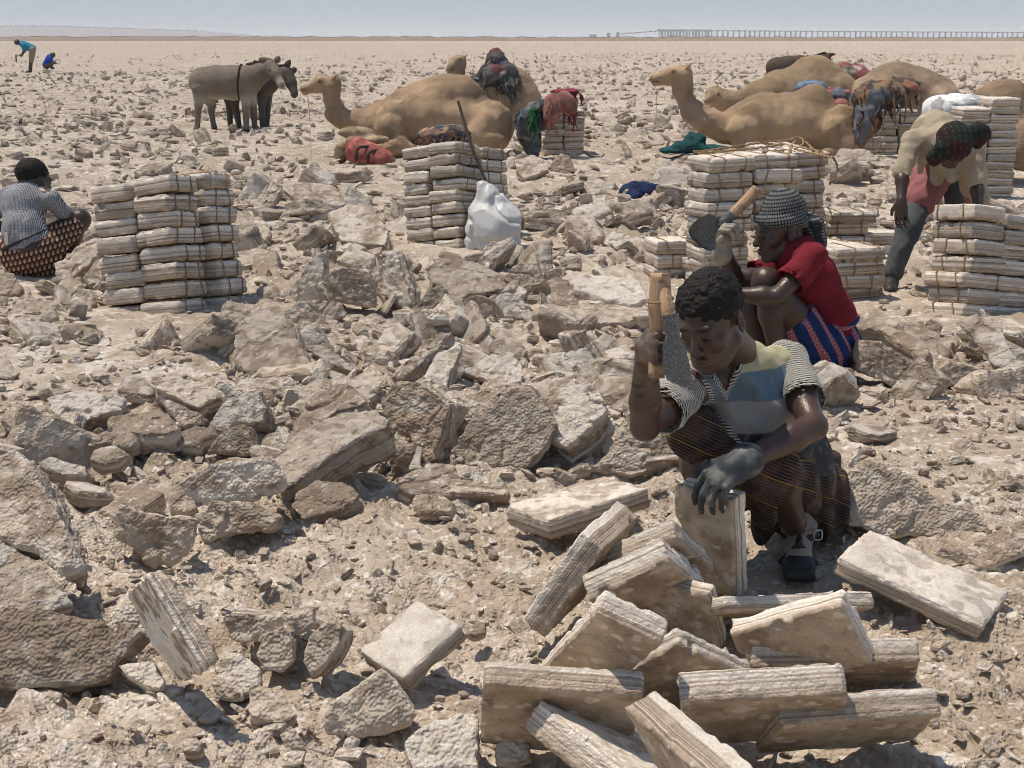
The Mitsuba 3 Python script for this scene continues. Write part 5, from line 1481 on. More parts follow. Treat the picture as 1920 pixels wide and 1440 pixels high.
def camel(label, Y, line, hump=None, head=None, legs=(), extra=(), h=.021, base=CAMEL, seed=0, load=None, tail=None, group=None):
    """line: [(px, py, radius in metres, distance offset)] from the head end along neck and body."""
    M = thing('camel', label, 'camel')
    pts = [atY(q[0], q[1], Y + (q[3] if len(q) > 3 else 0)) for q in line]
    rad = [q[2] for q in line]
    allp = list(pts)
    F = Field(*bbox(pts + ([head[0]] if False else []) + [atY(q[0], q[1], Y) for c in legs for q in c] + ([atY(head[0][0], head[0][1], Y), atY(head[1][0], head[1][1], Y)] if head else []), .62), h)
    F.chain(pts, rad, k=.04)
    spots = []
    for (px, py, r, dy) in (hump or []):
        F.ball(atY(px, py, Y + dy), np.array(r), k=.12)
        spots.append((atY(px, py - 6, Y + dy), np.array(r) * .9, base * .62, .55))
    for c in legs:
        q = [atY(a[0], a[1], Y + a[3]) for a in c]
        F.chain(q, [a[2] for a in c], k=.03)
    for (px, py, r, dy) in extra:
        F.ball(atY(px, py, Y + dy), np.array(r), k=.035)
    at = None
    if head:
        p0, p1 = atY(head[0][0], head[0][1], Y + head[2]), atY(head[1][0], head[1][1], Y + head[3])
        at, L = camel_head(F, p0, p1, k=.05)
    ybody = pts[len(pts) // 2][1]
    F.ruffle(lambda p: .085 * fb(p, 2.9, 2, seed + 4) + .035 * (np.abs(fb(p, 4.2, 2, seed + 9)) - .12) + .016 * np.clip(np.sin(p[:, 0] * 42 + p[:, 2] * 9), -.2, 1) * np.clip((p[:, 2] - .25) * 3, 0, 1) * np.clip(.9 - p[:, 2], 0, .4) * 2.0 * (np.abs(fb(p, 1.3, 1, 2)) > .05), reach=.14)
    F.ruffle(lambda p: .028 * fb(p, 7, 3, seed) + .014 * fb(p * np.array([1, 1, .5]), 26, 2, seed + 1), reach=.1)
    v, f = F.mesh(.02)
    col = fur_tone(v, base, seed)
    ridge_ = [(p + np.array([0, 0, r * .95]), r * .5, base * .62, .55) for p, r in zip(pts, rad)]
    ridge_ += [((p + q) / 2 + np.array([0, 0, (r + s_) * .47]), (r + s_) * .26, base * .66, .5) for p, q, r, s_ in zip(pts, pts[1:], rad, rad[1:])]
    ridge_ += [(p - np.array([0, 0, r * .8]), r * .55, base * .72, .45) for p, r in list(zip(pts, rad))[:4]]
    pale = [(atY(px, py, Y + dy * 1.2), np.array(r) * .9, base * 1.35, .5) for px, py, r, dy in extra]
    col = tinted(col, v, ridge_ + pale + spots)
    if at is not None:
        eye = [(at(.36, .10, q * .235), .05 * L * 1.1, (.02, .015, .012), 1.0) for q in (-1, 1)]
        nose = [(at(.99, .02, q * .075), .035 * L, (.05, .03, .025), .9) for q in (-1, 1)]
        lips = [(at(.80 + .05 * i, -.115, q * .11), .035 * L, (.12, .075, .05), .9) for i in range(4) for q in (-1, 1)]
        col = tinted(col, v, eye + nose + lips)
        crest = [(at(-.10 - .1 * i, .05 - .1 * i, 0), .16 * L, base * .45, .6) for i in range(3)]
        col = tinted(col, v, crest)
    scene[f'{M}__body'] = vc_ply(v, f, 'mat_fur', np.clip(col, .01, 1))
    rng = np.random.default_rng(seed + 70)
    tv, tf, o = [], [], 0
    nn = normals(v, f)
    for ctr, r, _c, _s in []:
        idx = np.where((np.linalg.norm((v - ctr) / np.asarray(r), axis=1) < 1.35) & (nn[:, 2] > .2))[0]
        for i in rng.choice(idx, min(900, len(idx)), replace=False):
            d = unit(nn[i] + rng.normal(0, .45, 3)) * rng.uniform(.015, .045)
            e = unit(np.cross(d, rng.normal(0, 1, 3))) * .006
            e2 = unit(np.cross(d, e)) * .006
            tv.append(np.array([v[i] - d * .2 + e, v[i] - d * .2 - e * .5 + e2, v[i] - d * .2 - e * .5 - e2, v[i] + d])); tf.append(np.array([[0, 1, 3], [1, 2, 3], [2, 0, 3]]) + o); o += 4
    if tv:
        tv, tf = np.vstack(tv), np.vstack(tf)
        part(M, 'wool', vc_ply(tv, tf, 'mat_fur', np.repeat(base[None] * rng.uniform(.4, .9, (len(tv) // 4, 1)), 4, 0)), 'woolly dark tuft of hair on the hump')
    if tail:
        c = curve([atY(a, b, Y) for a, b in tail], 12)
        part(M, 'tail', vc_ply(*tube_mesh(c, np.linspace(.035, .05, len(c)), 7), 'mat_fur', base * .25))
    return M

def rags(F_pts, seed, colors, h=.02, amp=.05, freq=6, cells=5.0, cut=None):
    """A rumpled heap of cloths; F_pts: [(centre, radii)]; colours change from cloth to cloth."""
    F = Field(*bbox([c for c, r in F_pts], max(np.max(r) for c, r in F_pts) + .12), h)
    for c, r in F_pts:
        F.ball(c, r, k=.06)
    F.ruffle(lambda p: amp * (.5 - 2 * np.abs(fb(p * np.array([1, 1, .45]), freq, 3, seed))) + amp * .6 * fb(p, freq * 3, 2, seed + 1), reach=.15)
    if cut is not None:
        F.plane_cut(*cut)
    v, f = F.mesh(.02)
    rng = np.random.default_rng(seed)
    n = 130
    lo, hi = v.min(0), v.max(0)
    ctr = rng.uniform(lo, hi, (n, 3))
    q = v + .17 * np.stack([fb(v, 5, 2, 1), fb(v, 5, 2, 2), fb(v, 5, 2, 3)], 1)
    _, idx = cKDTree(ctr).query(q)
    cc = np.array(colors)[rng.integers(0, len(colors), n)] * rng.uniform(.6, 1.3, (n, 1))
    col = cc[idx] * (1 + .6 * fb(v * np.array([1, 1, .4]), 22, 3, 7)[:, None])
    return v, f, np.clip(col, .008, 1)

def strips(origins, seed, colors, length=(.15, .4), width=.025, out=(0, -1, 0)):
    """Torn strips of cloth hanging down from a heap."""
    rng = np.random.default_rng(seed)
    vs, fs, cs, o = [], [], [], 0
    for p in origins:
        L = rng.uniform(*length); w = width * rng.uniform(.5, 1.6)
        a = rng.uniform(0, 2 * math.pi)
        side = np.array([math.cos(a), math.sin(a) * .5, 0])
        c = curve([p, p + np.array([rng.normal(0, .03), rng.normal(0, .02), -L * .4]) + np.asarray(out) * .03, p + np.array([rng.normal(0, .05), rng.normal(0, .03), -L])], 7)
        tw = np.linspace(0, rng.normal(0, 1.5), len(c))
        s2 = np.stack([np.cos(tw) * side[0], np.sin(tw) * .7 + side[1], 0 * tw], 1)
        wd = w * np.linspace(1, .35, len(c))[:, None] * (1 + .3 * rng.normal(0, 1, (len(c), 1)))
        e = np.array([0, 0.004, 0])
        ring = np.stack([c - s2 * wd, c + e, c + s2 * wd, c - e], 1)
        n = len(c)
        i, j = np.meshgrid(np.arange(n - 1), np.arange(4), indexing='ij')
        q = np.stack([i * 4 + j, i * 4 + (j + 1) % 4, (i + 1) * 4 + (j + 1) % 4, (i + 1) * 4 + j], -1).reshape(-1, 4) + o
        vs.append(ring.reshape(-1, 3)); fs += [q[:, [0, 1, 2]], q[:, [0, 2, 3]]]
        cs.append(np.repeat(np.array(colors[rng.integers(len(colors))])[None] * rng.uniform(.6, 1.3), n * 4, 0)); o += n * 4
    return np.vstack(vs), np.vstack(fs), np.vstack(cs)

def C4(X, Yc): return (340 + X / 3, 80 + Yc / 3)
def C2(X, Yc): return (640 + X / 3, Yc / 3)
def C5(X, Yc): return (1180 + X * 740 / 1920, 80 + Yc * 740 / 1920)
def L4(*rows): return [(*C4(r[0], r[1]), *r[2:]) for r in rows]
def L2_(*rows): return [(*C2(r[0], r[1]), *r[2:]) for r in rows]
def L5(*rows): return [(*C5(r[0], r[1]), *r[2:]) for r in rows]

c1 = camel('sandy camel lying down facing left, its muzzle beside the two donkeys', 18.6,
      L4((850, 250, .115), (845, 320, .12), (870, 395, .135), (930, 440, .15), (1040, 440, .17), (1140, 425, .24), (1250, 430, .33), (1420, 410, .38), (1560, 420, .36), (1680, 450, .31), (1760, 475, .24)),
      hump=[(*C4(1500, 300), (.42, .24, .26), 0), (*C4(1330, 340), (.35, .26, .24), 0)], head=(C4(855, 232), C4(668, 248), 0, 0),
      legs=[L4((1190, 470, .17, -.28), (1230, 560, .12, -.34), (1180, 592, .10, -.42), (1290, 600, .08, -.36)), L4((1190, 470, .17, .28), (1230, 560, .12, .34), (1160, 585, .10, .40)),
            L4((1720, 460, .24, -.22), (1660, 540, .14, -.36), (1790, 555, .11, -.36)), L4((1720, 460, .24, .22), (1660, 540, .14, .36), (1790, 555, .11, .36))],
      tail=[C4(1800, 420), C4(1832, 470), C4(1822, 550)], seed=1,
      extra=[(*C4(1725, 455), (.30, .13, .29), -.25), (*C4(1185, 455), (.19, .12, .30), -.24), (*C4(1480, 420), (.4, .1, .2), -.26)])
c2 = camel('pale camel resting behind the left camel, head high, dark rags heaped on its back', 24.5,
      L2_((665, 365, .13), (655, 430, .13), (668, 500, .15), (720, 540, .20), (800, 540, .36), (900, 545, .42), (1000, 560, .36), (1040, 575, .26)),
      hump=[(*C2(900, 470), (.5, .3, .3), 0)], head=(C2(676, 338), C2(592, 382), .08, -.30), legs=[L2_((800, 580, .18, -.3), (860, 660, .10, -.35), (930, 640, .10, -.3)), L2_((990, 600, .2, -.25), (930, 670, .10, -.36))], base=np.array([.37, .27, .18]), seed=11)
c3 = camel('brown camel lying down facing left with its head raised, right of the green cloth', 18.6,
      L5((265, 165, .125), (258, 235, .13), (300, 320, .145), (370, 375, .16), (470, 410, .20), (560, 400, .29), (660, 400, .36), (800, 400, .39), (900, 420, .36), (1000, 440, .30), (1050, 470, .22)),
      hump=[(*C5(900, 320), (.26, .2, .28), 0), (*C5(640, 345), (.35, .26, .24), 0)], head=(C5(272, 150), C5(102, 172), 0, 0),
      legs=[L5((560, 430, .2, -.26), (560, 540, .12, -.3), (500, 560, .1, -.35)), L5((1000, 430, .24, -.24), (1060, 500, .15, -.34), (960, 560, .11, -.36)), L5((1000, 430, .24, .24), (1060, 500, .15, .34), (980, 560, .11, .3))], base=CAMEL * .92, seed=21,
      extra=[(*C5(1025, 420), (.27, .13, .30), -.25), (*C5(590, 405), (.20, .12, .31), -.25), (*C5(800, 405), (.4, .1, .2), -.27)])
c4 = camel('dun camel lying behind the raised-head camel, carrying a red and blue saddle cloth', 22.5,
      L5((420, 262, .15), (470, 290, .16), (560, 300, .19), (640, 270, .28), (740, 245, .36), (860, 245, .42), (980, 255, .40), (1060, 280, .30)),
      hump=[(*C5(890, 190), (.4, .26, .40), 0)], head=(C5(425, 258), C5(368, 275), 0, -.35), seed=31, base=np.array([.36, .26, .165]))
c5 = camel('woolly pale camel half hidden behind the far stack under brown rags', 20.5,
      L5((1180, 260, .30), (1280, 270, .40), (1400, 270, .40), (1480, 280, .34), (1520, 310, .24)), hump=[(*C5(1310, 205), (.40, .28, .30), 0)],
      legs=[L5((1480, 290, .25, -.2), (1440, 370, .16, -.3), (1380, 400, .1, -.3))], seed=41, base=np.array([.34, .25, .175]))
c6 = camel('dark-humped camel cut off by the right picture border', 15.2,
      [(1880, 245, .34), (1915, 245, .36), (1950, 255, .36), (1985, 250, .26), (2015, 230, .2)], hump=[(1878, 195, (.30, .26, .24), 0)],
      legs=[[(1925, 260, .24, -.25), (1900, 290, .14, -.35), (1930, 302, .11, -.35)]], seed=51, base=np.array([.30, .21, .14]))

def donkey(label, Y, P, legs, head, ears, base, seed=0, muzzle_white=True, belly=True, tail=None, girth=True, h=.02):
    M = thing('donkey', label, 'donkey')
    A = lambda q: atY(q[0], q[1], Y + (q[3] if len(q) > 3 else 0))
    pts = [A(q) for q in P]; rad = [q[2] for q in P]
    F = Field(*bbox(pts + [A(q) for c in legs for q in c] + [A((*head[1], 0, head[3])), A((*ears[0][1], 0, 0))], .35), h)
    F.chain(pts, rad, k=.03)
    for c in legs:
        F.chain([A(q) for q in c], [q[2] for q in c], k=.015)
    p0, p1 = atY(*head[0], Y + head[2]), atY(*head[1], Y + head[3])
    d = unit(p1 - p0); L = np.linalg.norm(p1 - p0)
    side = unit(np.cross(d, [0, 0, 1])); up = np.cross(side, d)
    F.cone(p0, p0 + d * .45 * L, .22 * L, .21 * L, k=.05); F.cone(p0 + d * .45 * L, p1 - d * .08 * L, .20 * L, .135 * L, k=.05)
    F.ball(p1 - d * .06 * L - up * .03 * L, .13 * L, k=.03)
    F.ball(p0 + d * .2 * L - up * .10 * L, .20 * L, k=.04)
    F.ruffle(lambda p: .008 * fb(p, 14, 2, seed), reach=.06)
    v, f = F.mesh(.02)
    col = fur_tone(v, base, seed, .25)
    sp = [(p0 + d * .33 * L + up * .06 * L + side * q * .19 * L, .065 * L, (.015, .012, .01), 1.0) for q in (-1, 1)]
    if muzzle_white:
        sp = [(p1 - d * .10 * L, .21 * L, (.50, .46, .41), .85)] + sp + [(p1 + d * .03 * L, .08 * L, (.06, .05, .05), .8)]
    if belly:
        zb = min(p[2] - r for p, r in zip(pts[:3], rad[:3]))
        w = np.clip((zb + .13 - v[:, 2]) / .10, 0, 1) * np.clip((v[:, 2] - zb + .12) / .10, 0, 1) * np.clip(1.2 - np.abs(v[:, 1] - Y) / .3, 0, 1)
        col = col * (1 - .8 * w[:, None]) + np.array([.55, .50, .43]) * .8 * w[:, None]
    hoof = np.clip((.075 - (v[:, 2] - v[:, 2].min())) / .02, 0, 1)[:, None]
    col = col * (1 - hoof) + np.array([.03, .026, .022]) * hoof
    col = tinted(col, v, sp)
    scene[f'{M}__body'] = vc_ply(v, f, 'mat_fur', np.clip(col, .008, 1))
    for a, b in ears:
        e0, e1 = atY(*a, Y + head[2] * .8), atY(*b, Y + head[2] * .9)
        c = curve([e0, e0 * .5 + e1 * .5 + [0, 0, .01], e1], 8)
        part(M, 'ear', vc_ply(*tube_mesh(c, np.interp(np.linspace(0, 1, len(c)), [0, .2, .45, .8, 1], [.026, .050, .056, .032, .006]), 8), 'mat_fur', np.asarray(base) * .8))
    # mane and harness strap
    n0, n1 = pts[-1] + [0, 0, rad[-1]], pts[3] + [0, 0, rad[3]]
    c = curve([p0 + up * .18 * L, n0 + [0, 0, .012], n0 * .5 + n1 * .5 + [0, 0, .012], n1], 16)
    mv, mf = tube_mesh(c, np.linspace(.026, .022, len(c)), 8)
    mv = mv + np.stack([.03 * fb(mv, 40, 2, 1), .02 * fb(mv, 40, 2, 2), .06 * fb(mv, 40, 2, 3)], 1)
    part(M, 'mane', vc_ply(mv, mf, 'mat_fur', np.asarray(base) * .4))
    if tail:
        c = curve([atY(*q, Y) for q in tail], 10)
        part(M, 'tail', vc_ply(*tube_mesh(c, np.linspace(.03, .03, len(c)), 7), 'mat_fur', np.asarray(base) * .35))
    if girth:
        i = 2
        t = np.linspace(0, 2 * math.pi, 25)[:-1]
        ctr = pts[i] * .45 + pts[i + 1] * .55; r = rad[i] * .45 + rad[i + 1] * .55 + .012
        part(M, 'girth_strap', vc_ply(*tube_mesh(np.stack([ctr[0] + .02 * np.sin(t), ctr[1] + r * np.cos(t), ctr[2] + r * np.sin(t)], 1), .014, 6, closed=True), 'mat_cloth', (.03, .025, .022)))
    return M

def D4(X, Yc, r, dy=0): return (*C4(X, Yc), r, dy)
GREY = np.array([.20, .165, .135])
donkey('grey donkey with white belly standing side-on, front one of the pair', 24.4, [D4(125, 220, .24), D4(200, 222, .27), D4(290, 225, .28), D4(370, 215, .25), D4(440, 175, .17), D4(490, 145, .13)],
       [[D4(105, 260, .14, -.12), D4(98, 340, .075, -.14), D4(92, 400, .05, -.14), D4(90, 470, .045, -.14), D4(86, 487, .055, -.14)], [D4(125, 260, .14, .12), D4(170, 350, .075, .14), D4(170, 400, .05, .14), D4(182, 465, .045, .14), D4(186, 477, .055, .14)],
        [D4(365, 270, .12, -.12), D4(362, 360, .06, -.13), D4(365, 470, .045, -.13), D4(365, 486, .055, -.13)], [D4(385, 270, .12, .12), D4(405, 370, .06, .13), D4(412, 470, .045, .13), D4(418, 486, .055, .13)]],
       (C4(505, 128), C4(566, 240), -.05, -.30), [(C4(490, 112), C4(436, 88)), (C4(535, 112), C4(553, 74))], GREY, 1, tail=[C4(82, 200), C4(76, 260), C4(80, 340)])
donkey('dark donkey standing behind the grey donkey, only its head and legs showing', 25.0, [D4(250, 235, .22), D4(320, 232, .24), D4(400, 230, .24), D4(470, 225, .22), D4(540, 195, .15), D4(580, 175, .12)],
       [[D4(260, 280, .12, .1), D4(270, 350, .06, .1), D4(275, 465, .045, .1)], [D4(290, 280, .12, -.1), D4(305, 370, .06, -.1), D4(325, 465, .045, -.1)], [D4(455, 280, .11, -.1), D4(452, 370, .055, -.1), D4(460, 480, .05, -.1)], [D4(480, 280, .11, .1), D4(485, 370, .055, .1), D4(478, 478, .05, .1)]],
       (C4(600, 170), C4(640, 298), -.05, -.25), [(C4(590, 140), C4(614, 96)), (C4(625, 160), C4(652, 152))], np.array([.11, .095, .083]), 2, muzzle_white=False, belly=False, girth=False)
donkey('dark brown donkey far behind the saddled camel on the right', 35.0, [(1455, 127, .24, 0), (1478, 126, .26, 0), (1500, 125, .26, 0), (1522, 124, .22, 0), (1540, 116, .16, 0), (1548, 111, .13, 0)],
       [[(1452, 140, .13, -.1), (1450, 160, .06, -.1), (1450, 186, .05, -.1)], [(1460, 140, .13, .1), (1462, 160, .06, .1), (1462, 186, .05, .1)], [(1520, 140, .11, -.1), (1520, 160, .055, -.1), (1520, 186, .05, -.1)], [(1527, 140, .11, .1), (1528, 160, .055, .1), (1528, 186, .05, .1)]],
       ((1548, 110), (1556, 132), .1, .1), [((1550, 106), (1566, 101)), ((1545, 104), (1548, 99))], np.array([.095, .068, .050]), 3, muzzle_white=False, belly=False, tail=[(1443, 118), (1441, 140), (1442, 160)], h=.025)

# ---------------------------------------------------------------- cloths, sacks, ropes
def layered_rags(name, label, category, layers, seed, hang=None):
    M = thing(name, label, category)
    for i, (balls, colors, amp) in enumerate(layers):
        v, f, c = rags(balls, seed + 17 * i, colors, amp=amp, freq=4.5)
        part(M, 'cloth', vc_ply(v, f, 'mat_cloth', c))
        if hang:
            rng = np.random.default_rng(seed + i)
            front = np.where((v[:, 2] > hang[1]) & (v[:, 2] < hang[2]) & (normals(v, f)[:, 1] < .2))[0]
            if len(front):
                sv, sf, sc = strips(v[rng.choice(front, hang[0])], seed + i, colors, hang[3], hang[4])
                part(M, 'torn_strips', vc_ply(sv, sf, 'mat_cloth', np.clip(sc, .008, 1)))
    return M

def rag_thing(name, label, category, balls, seed, colors, hang=None, group=None, strip_colors=None, **kw):
    M = thing(name, label, category, group)
    v, f, c = rags(balls, seed, colors, **kw)
    scene[f'{M}__cloth'] = vc_ply(v, f, 'mat_cloth', c)
    if hang:
        rng = np.random.default_rng(seed)
        n, zlo, zhi = hang[:3]
        front = np.where((v[:, 2] > zlo) & (v[:, 2] < zhi) & (normals(v, f)[:, 1] < .2))[0]
        if len(front):
            o = v[rng.choice(front, n)]
            sv, sf, sc = strips(o, seed, strip_colors or colors, hang[3], hang[4])
            part(M, 'torn_strips', vc_ply(sv, sf, 'mat_cloth', np.clip(sc, .008, 1)))
    return M

A = atY
DARKRAG = [(.05, .055, .06), (.035, .035, .035), (.10, .095, .09), (.14, .06, .06), (.19, .18, .165), (.06, .07, .09)]
rag_thing('rag_heap', 'heap of black and grey rags tied on the back of the pale resting camel', 'rags', [(A(*C2(875, 365), 24.3), (.20, .26, .30)), (A(*C2(850, 420), 24.2), (.28, .3, .22)), (A(*C2(925, 445), 24.2), (.26, .3, .30)), (A(*C2(765, 450), 24.3), (.22, .3, .09))], 1, DARKRAG, hang=(70, .5, 1.4, (.15, .5), .02), amp=.09, freq=4)
layered_rags('rag_heap', 'pile of red, green and grey-blue cloths spread over the far middle stack', 'rags',
    [([(A(1000, 222, 18.1), (.20, .22, .22)), (A(985, 240, 18.2), (.15, .2, .26)), (A(1000, 268, 18.2), (.13, .16, .22)), (A(1018, 200, 18.15), (.2, .25, .13))], [(.085, .10, .11), (.06, .07, .08), (.12, .125, .125)], .09),
     ([(A(1050, 188, 18.1), (.22, .26, .13)), (A(1035, 206, 17.95), (.14, .14, .20)), (A(1068, 200, 18.1), (.12, .22, .14)), (A(1028, 225, 17.9), (.07, .1, .16))], [(.24, .11, .09), (.27, .135, .105), (.21, .095, .08)], .07),
     ([(A(1058, 172, 18.2), (.20, .22, .05)), (A(1072, 190, 18.2), (.06, .2, .14))], [(.20, .035, .05), (.16, .03, .045)], .05),
     ([(A(1001, 210, 17.86), (.055, .06, .09))], [(.03, .12, .05)], .04)], 2, hang=(16, .4, .9, (.12, .3), .03))
rag_thing('rag_heap', 'frayed brown and rust rags draped over the far right stack', 'rags', [(A(1655, 180, 18.3), (.42, .30, .20)), (A(1690, 168, 18.35), (.26, .28, .17)), (A(1630, 215, 18.2), (.18, .22, .32)), (A(1615, 240, 18.2), (.12, .16, .28))], 3,
          [(.17, .115, .075), (.09, .065, .05), (.24, .115, .075), (.21, .155, .10), (.06, .05, .045), (.12, .13, .15)], hang=(70, .45, .95, (.12, .4), .03), amp=.09, freq=5)
layered_rags('saddle_cloth', 'red and blue striped saddle cloth over the hump of the dun camel', 'saddle cloth',
    [([(A(1538, 182, 22.0), (.30, .34, .16)), (A(1575, 196, 21.9), (.26, .32, .15))], [(.26, .10, .095), (.29, .12, .105)], .05), ([(A(1520, 165, 22.1), (.26, .34, .13)), (A(1555, 178, 22.05), (.24, .34, .10))], [(.11, .15, .20), (.13, .18, .23)], .04),
     ([(A(1590, 208, 21.8), (.2, .25, .12)), (A(1608, 190, 21.9), (.12, .2, .14))], [(.07, .09, .13), (.20, .08, .08)], .06)], 4, hang=(14, .6, 1.1, (.1, .25), .02))
rag_thing('cloth_bundle', 'plump rolled bundle of tan, red and white cloth behind the saddle cloth', 'bundle', [(A(1580, 140, 22.8), (.20, .26, .22)), (A(1605, 145, 22.8), (.24, .26, .22)), (A(1632, 150, 22.8), (.22, .26, .18))], 5, [(.27, .10, .09), (.33, .25, .17), (.45, .41, .37), (.25, .09, .085)], amp=.04, freq=5)
rag_thing('rag_heap', 'blue and dark rags hanging over the small far stack between the camels', 'rags', [(A(1572, 180, 21.9), (.26, .24, .12)), (A(1590, 195, 21.8), (.12, .2, .22))], 6, [(.06, .09, .14), (.10, .13, .17), (.25, .10, .09), (.05, .05, .05)], hang=(40, .5, 1.0, (.15, .4), .02), amp=.06, freq=5)
rag_thing('cloth_bundle', 'salmon red padded bundle with dark straps lying by the chest of the left camel', 'bundle', [(A(672, 283, 17.6), (.17, .18, .17)), (A(695, 290, 17.5), (.17, .18, .15)), (A(718, 298, 17.4), (.14, .16, .12))], 7, [(.34, .115, .095), (.35, .12, .10), (.32, .105, .088)], amp=.03, freq=6)
rag_thing('cloth_bundle', 'sand coloured sacking lying behind the salmon red bundle', 'bundle', [(A(668, 248, 17.9), (.24, .2, .08)), (A(690, 262, 17.8), (.28, .2, .08)), (A(640, 285, 17.7), (.10, .15, .15))], 8, [(.31, .24, .155), (.27, .20, .13)], amp=.04, freq=5)
rag_thing('rag_heap', 'dark blue and brown rags lying behind the top of the middle stack', 'rags', [(A(815, 252, 12.6), (.16, .2, .07)), (A(845, 248, 12.6), (.16, .2, .08))], 9, [(.06, .08, .11), (.17, .10, .08), (.30, .20, .14), (.05, .05, .05)], hang=(40, .6, .9, (.06, .2), .015), amp=.05, freq=8)
rag_thing('cloth', 'dark teal green cloth crumpled on the rubble in front of the raised-head camel', 'cloth', [(A(1303, 265, 18.0), (.16, .18, .13)), (A(1285, 274, 17.95), (.18, .2, .09)), (A(1262, 281, 17.9), (.20, .2, .06)), (A(1335, 277, 17.9), (.24, .18, .05))], 10, [(.018, .065, .065), (.015, .055, .058)], amp=.06, freq=6)
rag_thing('cloth', 'navy blue cloth crumpled on the rocks in the middle distance', 'cloth', [(A(1195, 358, 13.9), (.19, .2, .10)), (A(1218, 357, 13.9), (.14, .18, .08)), (A(1190, 372, 13.6), (.10, .12, .09))], 11, [(.014, .026, .075), (.018, .03, .08)], amp=.05, freq=7, h=.014)

def sack(label, pts, neck, seed, h=.012):
    M = thing('sack', label, 'sack')
    F = Field(*bbox([c for c, r in pts] + [neck[-1][0]], .32), h)
    for c, r in pts:
        F.ball(c, r, k=.07)
    F.chain([c for c, r in neck], [r for c, r in neck], k=.05)
    F.ruffle(pleats(neck[1][0], 7, .022), reach=.1)
    v, f = F.mesh()
    rng = np.random.default_rng(seed)
    g = np.stack(np.meshgrid(*[F.lo[i] + F.h * np.arange(F.n[i]) for i in range(3)], indexing='ij'), -1)
    for _ in range(34):                      # crumpled flats with sharp folds between them
        n = unit(rng.normal(0, 1, 3) * [1, 1, .25] + [0, -.35, 0])
        r = np.quantile(v @ n, rng.uniform(.90, .985))
        d = (g @ n - r + .012 * fb(g, 5, 2, int(rng.integers(99)))).astype(np.float32)
        F.v = np.maximum(F.v, d)
    F.ruffle(lambda p: .022 * np.clip(.09 - np.abs(fb(p, 6.0, 1, seed + 7)), 0, 1) / .09 + .006 * fb(p, 22, 2, 3), reach=.1)
    v, f = F.mesh()
    c = np.array([.50, .505, .50]) * (1 + .12 * fb(v, 12, 3, 1)[:, None])
    st = np.clip(fb(v, 5, 3, 9) * 4 - .5, 0, 1)[:, None] * .3
    scene[f'{M}__body'] = vc_ply(v, f, 'mat_sack', c * (1 - st) + np.array([.42, .37, .30]) * st)
    return M

scene['mat_sack'] = two(bumped(principled(VC, 0.45, 0.4), weave, 0.003))
def pleats(c0, n=8, amp=.03):
    def fn(p):
        q = p - c0
        ang = np.arctan2(q[:, 1], q[:, 0])
        fall = np.clip(1 - np.abs(q[:, 2]) / .42, 0, 1)
        return amp * fall * (np.abs(np.sin(n / 2 * ang + 5 * fb(p, 3.2, 2, 4))) - .5)
    return fn

sack('white woven plastic sack slumped against the middle stack', [(A(918, 428, 10.22), (.19, .15, .17)), (A(945, 432, 10.2), (.17, .14, .16)), (A(915, 400, 10.3), (.15, .12, .13)), (A(968, 450, 10.12), (.12, .1, .09)), (A(890, 445, 10.2), (.10, .11, .09)), (A(958, 402, 10.25), (.07, .08, .06))],
     [(A(920, 395, 10.3), .12), (A(922, 374, 10.3), .095), (A(900, 346, 10.33), .055)], 3)
rag_thing('tarpaulin', 'white tarpaulin wrapped over a load behind the tall bare stack', 'tarpaulin', [(A(1790, 195, 14.7), (.32, .25, .10)), (A(1757, 208, 14.6), (.15, .2, .12)), (A(1820, 190, 14.8), (.22, .2, .07))], 21, [(.50, .505, .50), (.66, .66, .64)], amp=.03, freq=5)

def strap(label, name, pts, r, mat, cat, col=None, wob=0.0):
    key = thing(name, label, cat)
    c = curve(pts, 10 * len(pts))
    v, f = tube_mesh(c, r, 7)
    scene[key] = vc_ply(v, f, mat, col) if col is not None else mikit.ply((v, f), mat, smooth=True)
strap('thin dark pole leaning across the middle stack above the sack', 'pole', [A(859, 190, 10.75), A(872, 235, 10.6), (A(888, 285, 10.45)), A(910, 338, 10.34)], .011, 'mat_cloth', 'pole', (.06, .045, .035))
strap('thin cord hanging from the mouth of the left camel', 'cord', [A(577, 182, 18.45), A(581, 230, 18.4), A(584, 300, 17.5)], .004, 'mat_rope', 'cord')
strap('thin cord hanging from the lips of the raised-head camel', 'cord', [A(1229, 152, 18.45), A(1231, 190, 18.4), A(1229, 240, 18.2)], .004, 'mat_rope', 'cord')
for _k, (_a, _b) in enumerate([((668, 300), (690, 275)), ((690, 306), (712, 282))]):
    strap(f'dark curved strap {"nearer the left end" if _k == 0 else "in the middle"} of the salmon red bundle', 'strap', [A(_a[0], _a[1], 17.36), A(_a[0] + 3, _b[1] + 4, 17.3), A(_b[0], _b[1], 17.4), A(_b[0] + 10, _b[1] + 6, 17.5)], .018, 'mat_cloth', 'strap', (.06, .055, .05))

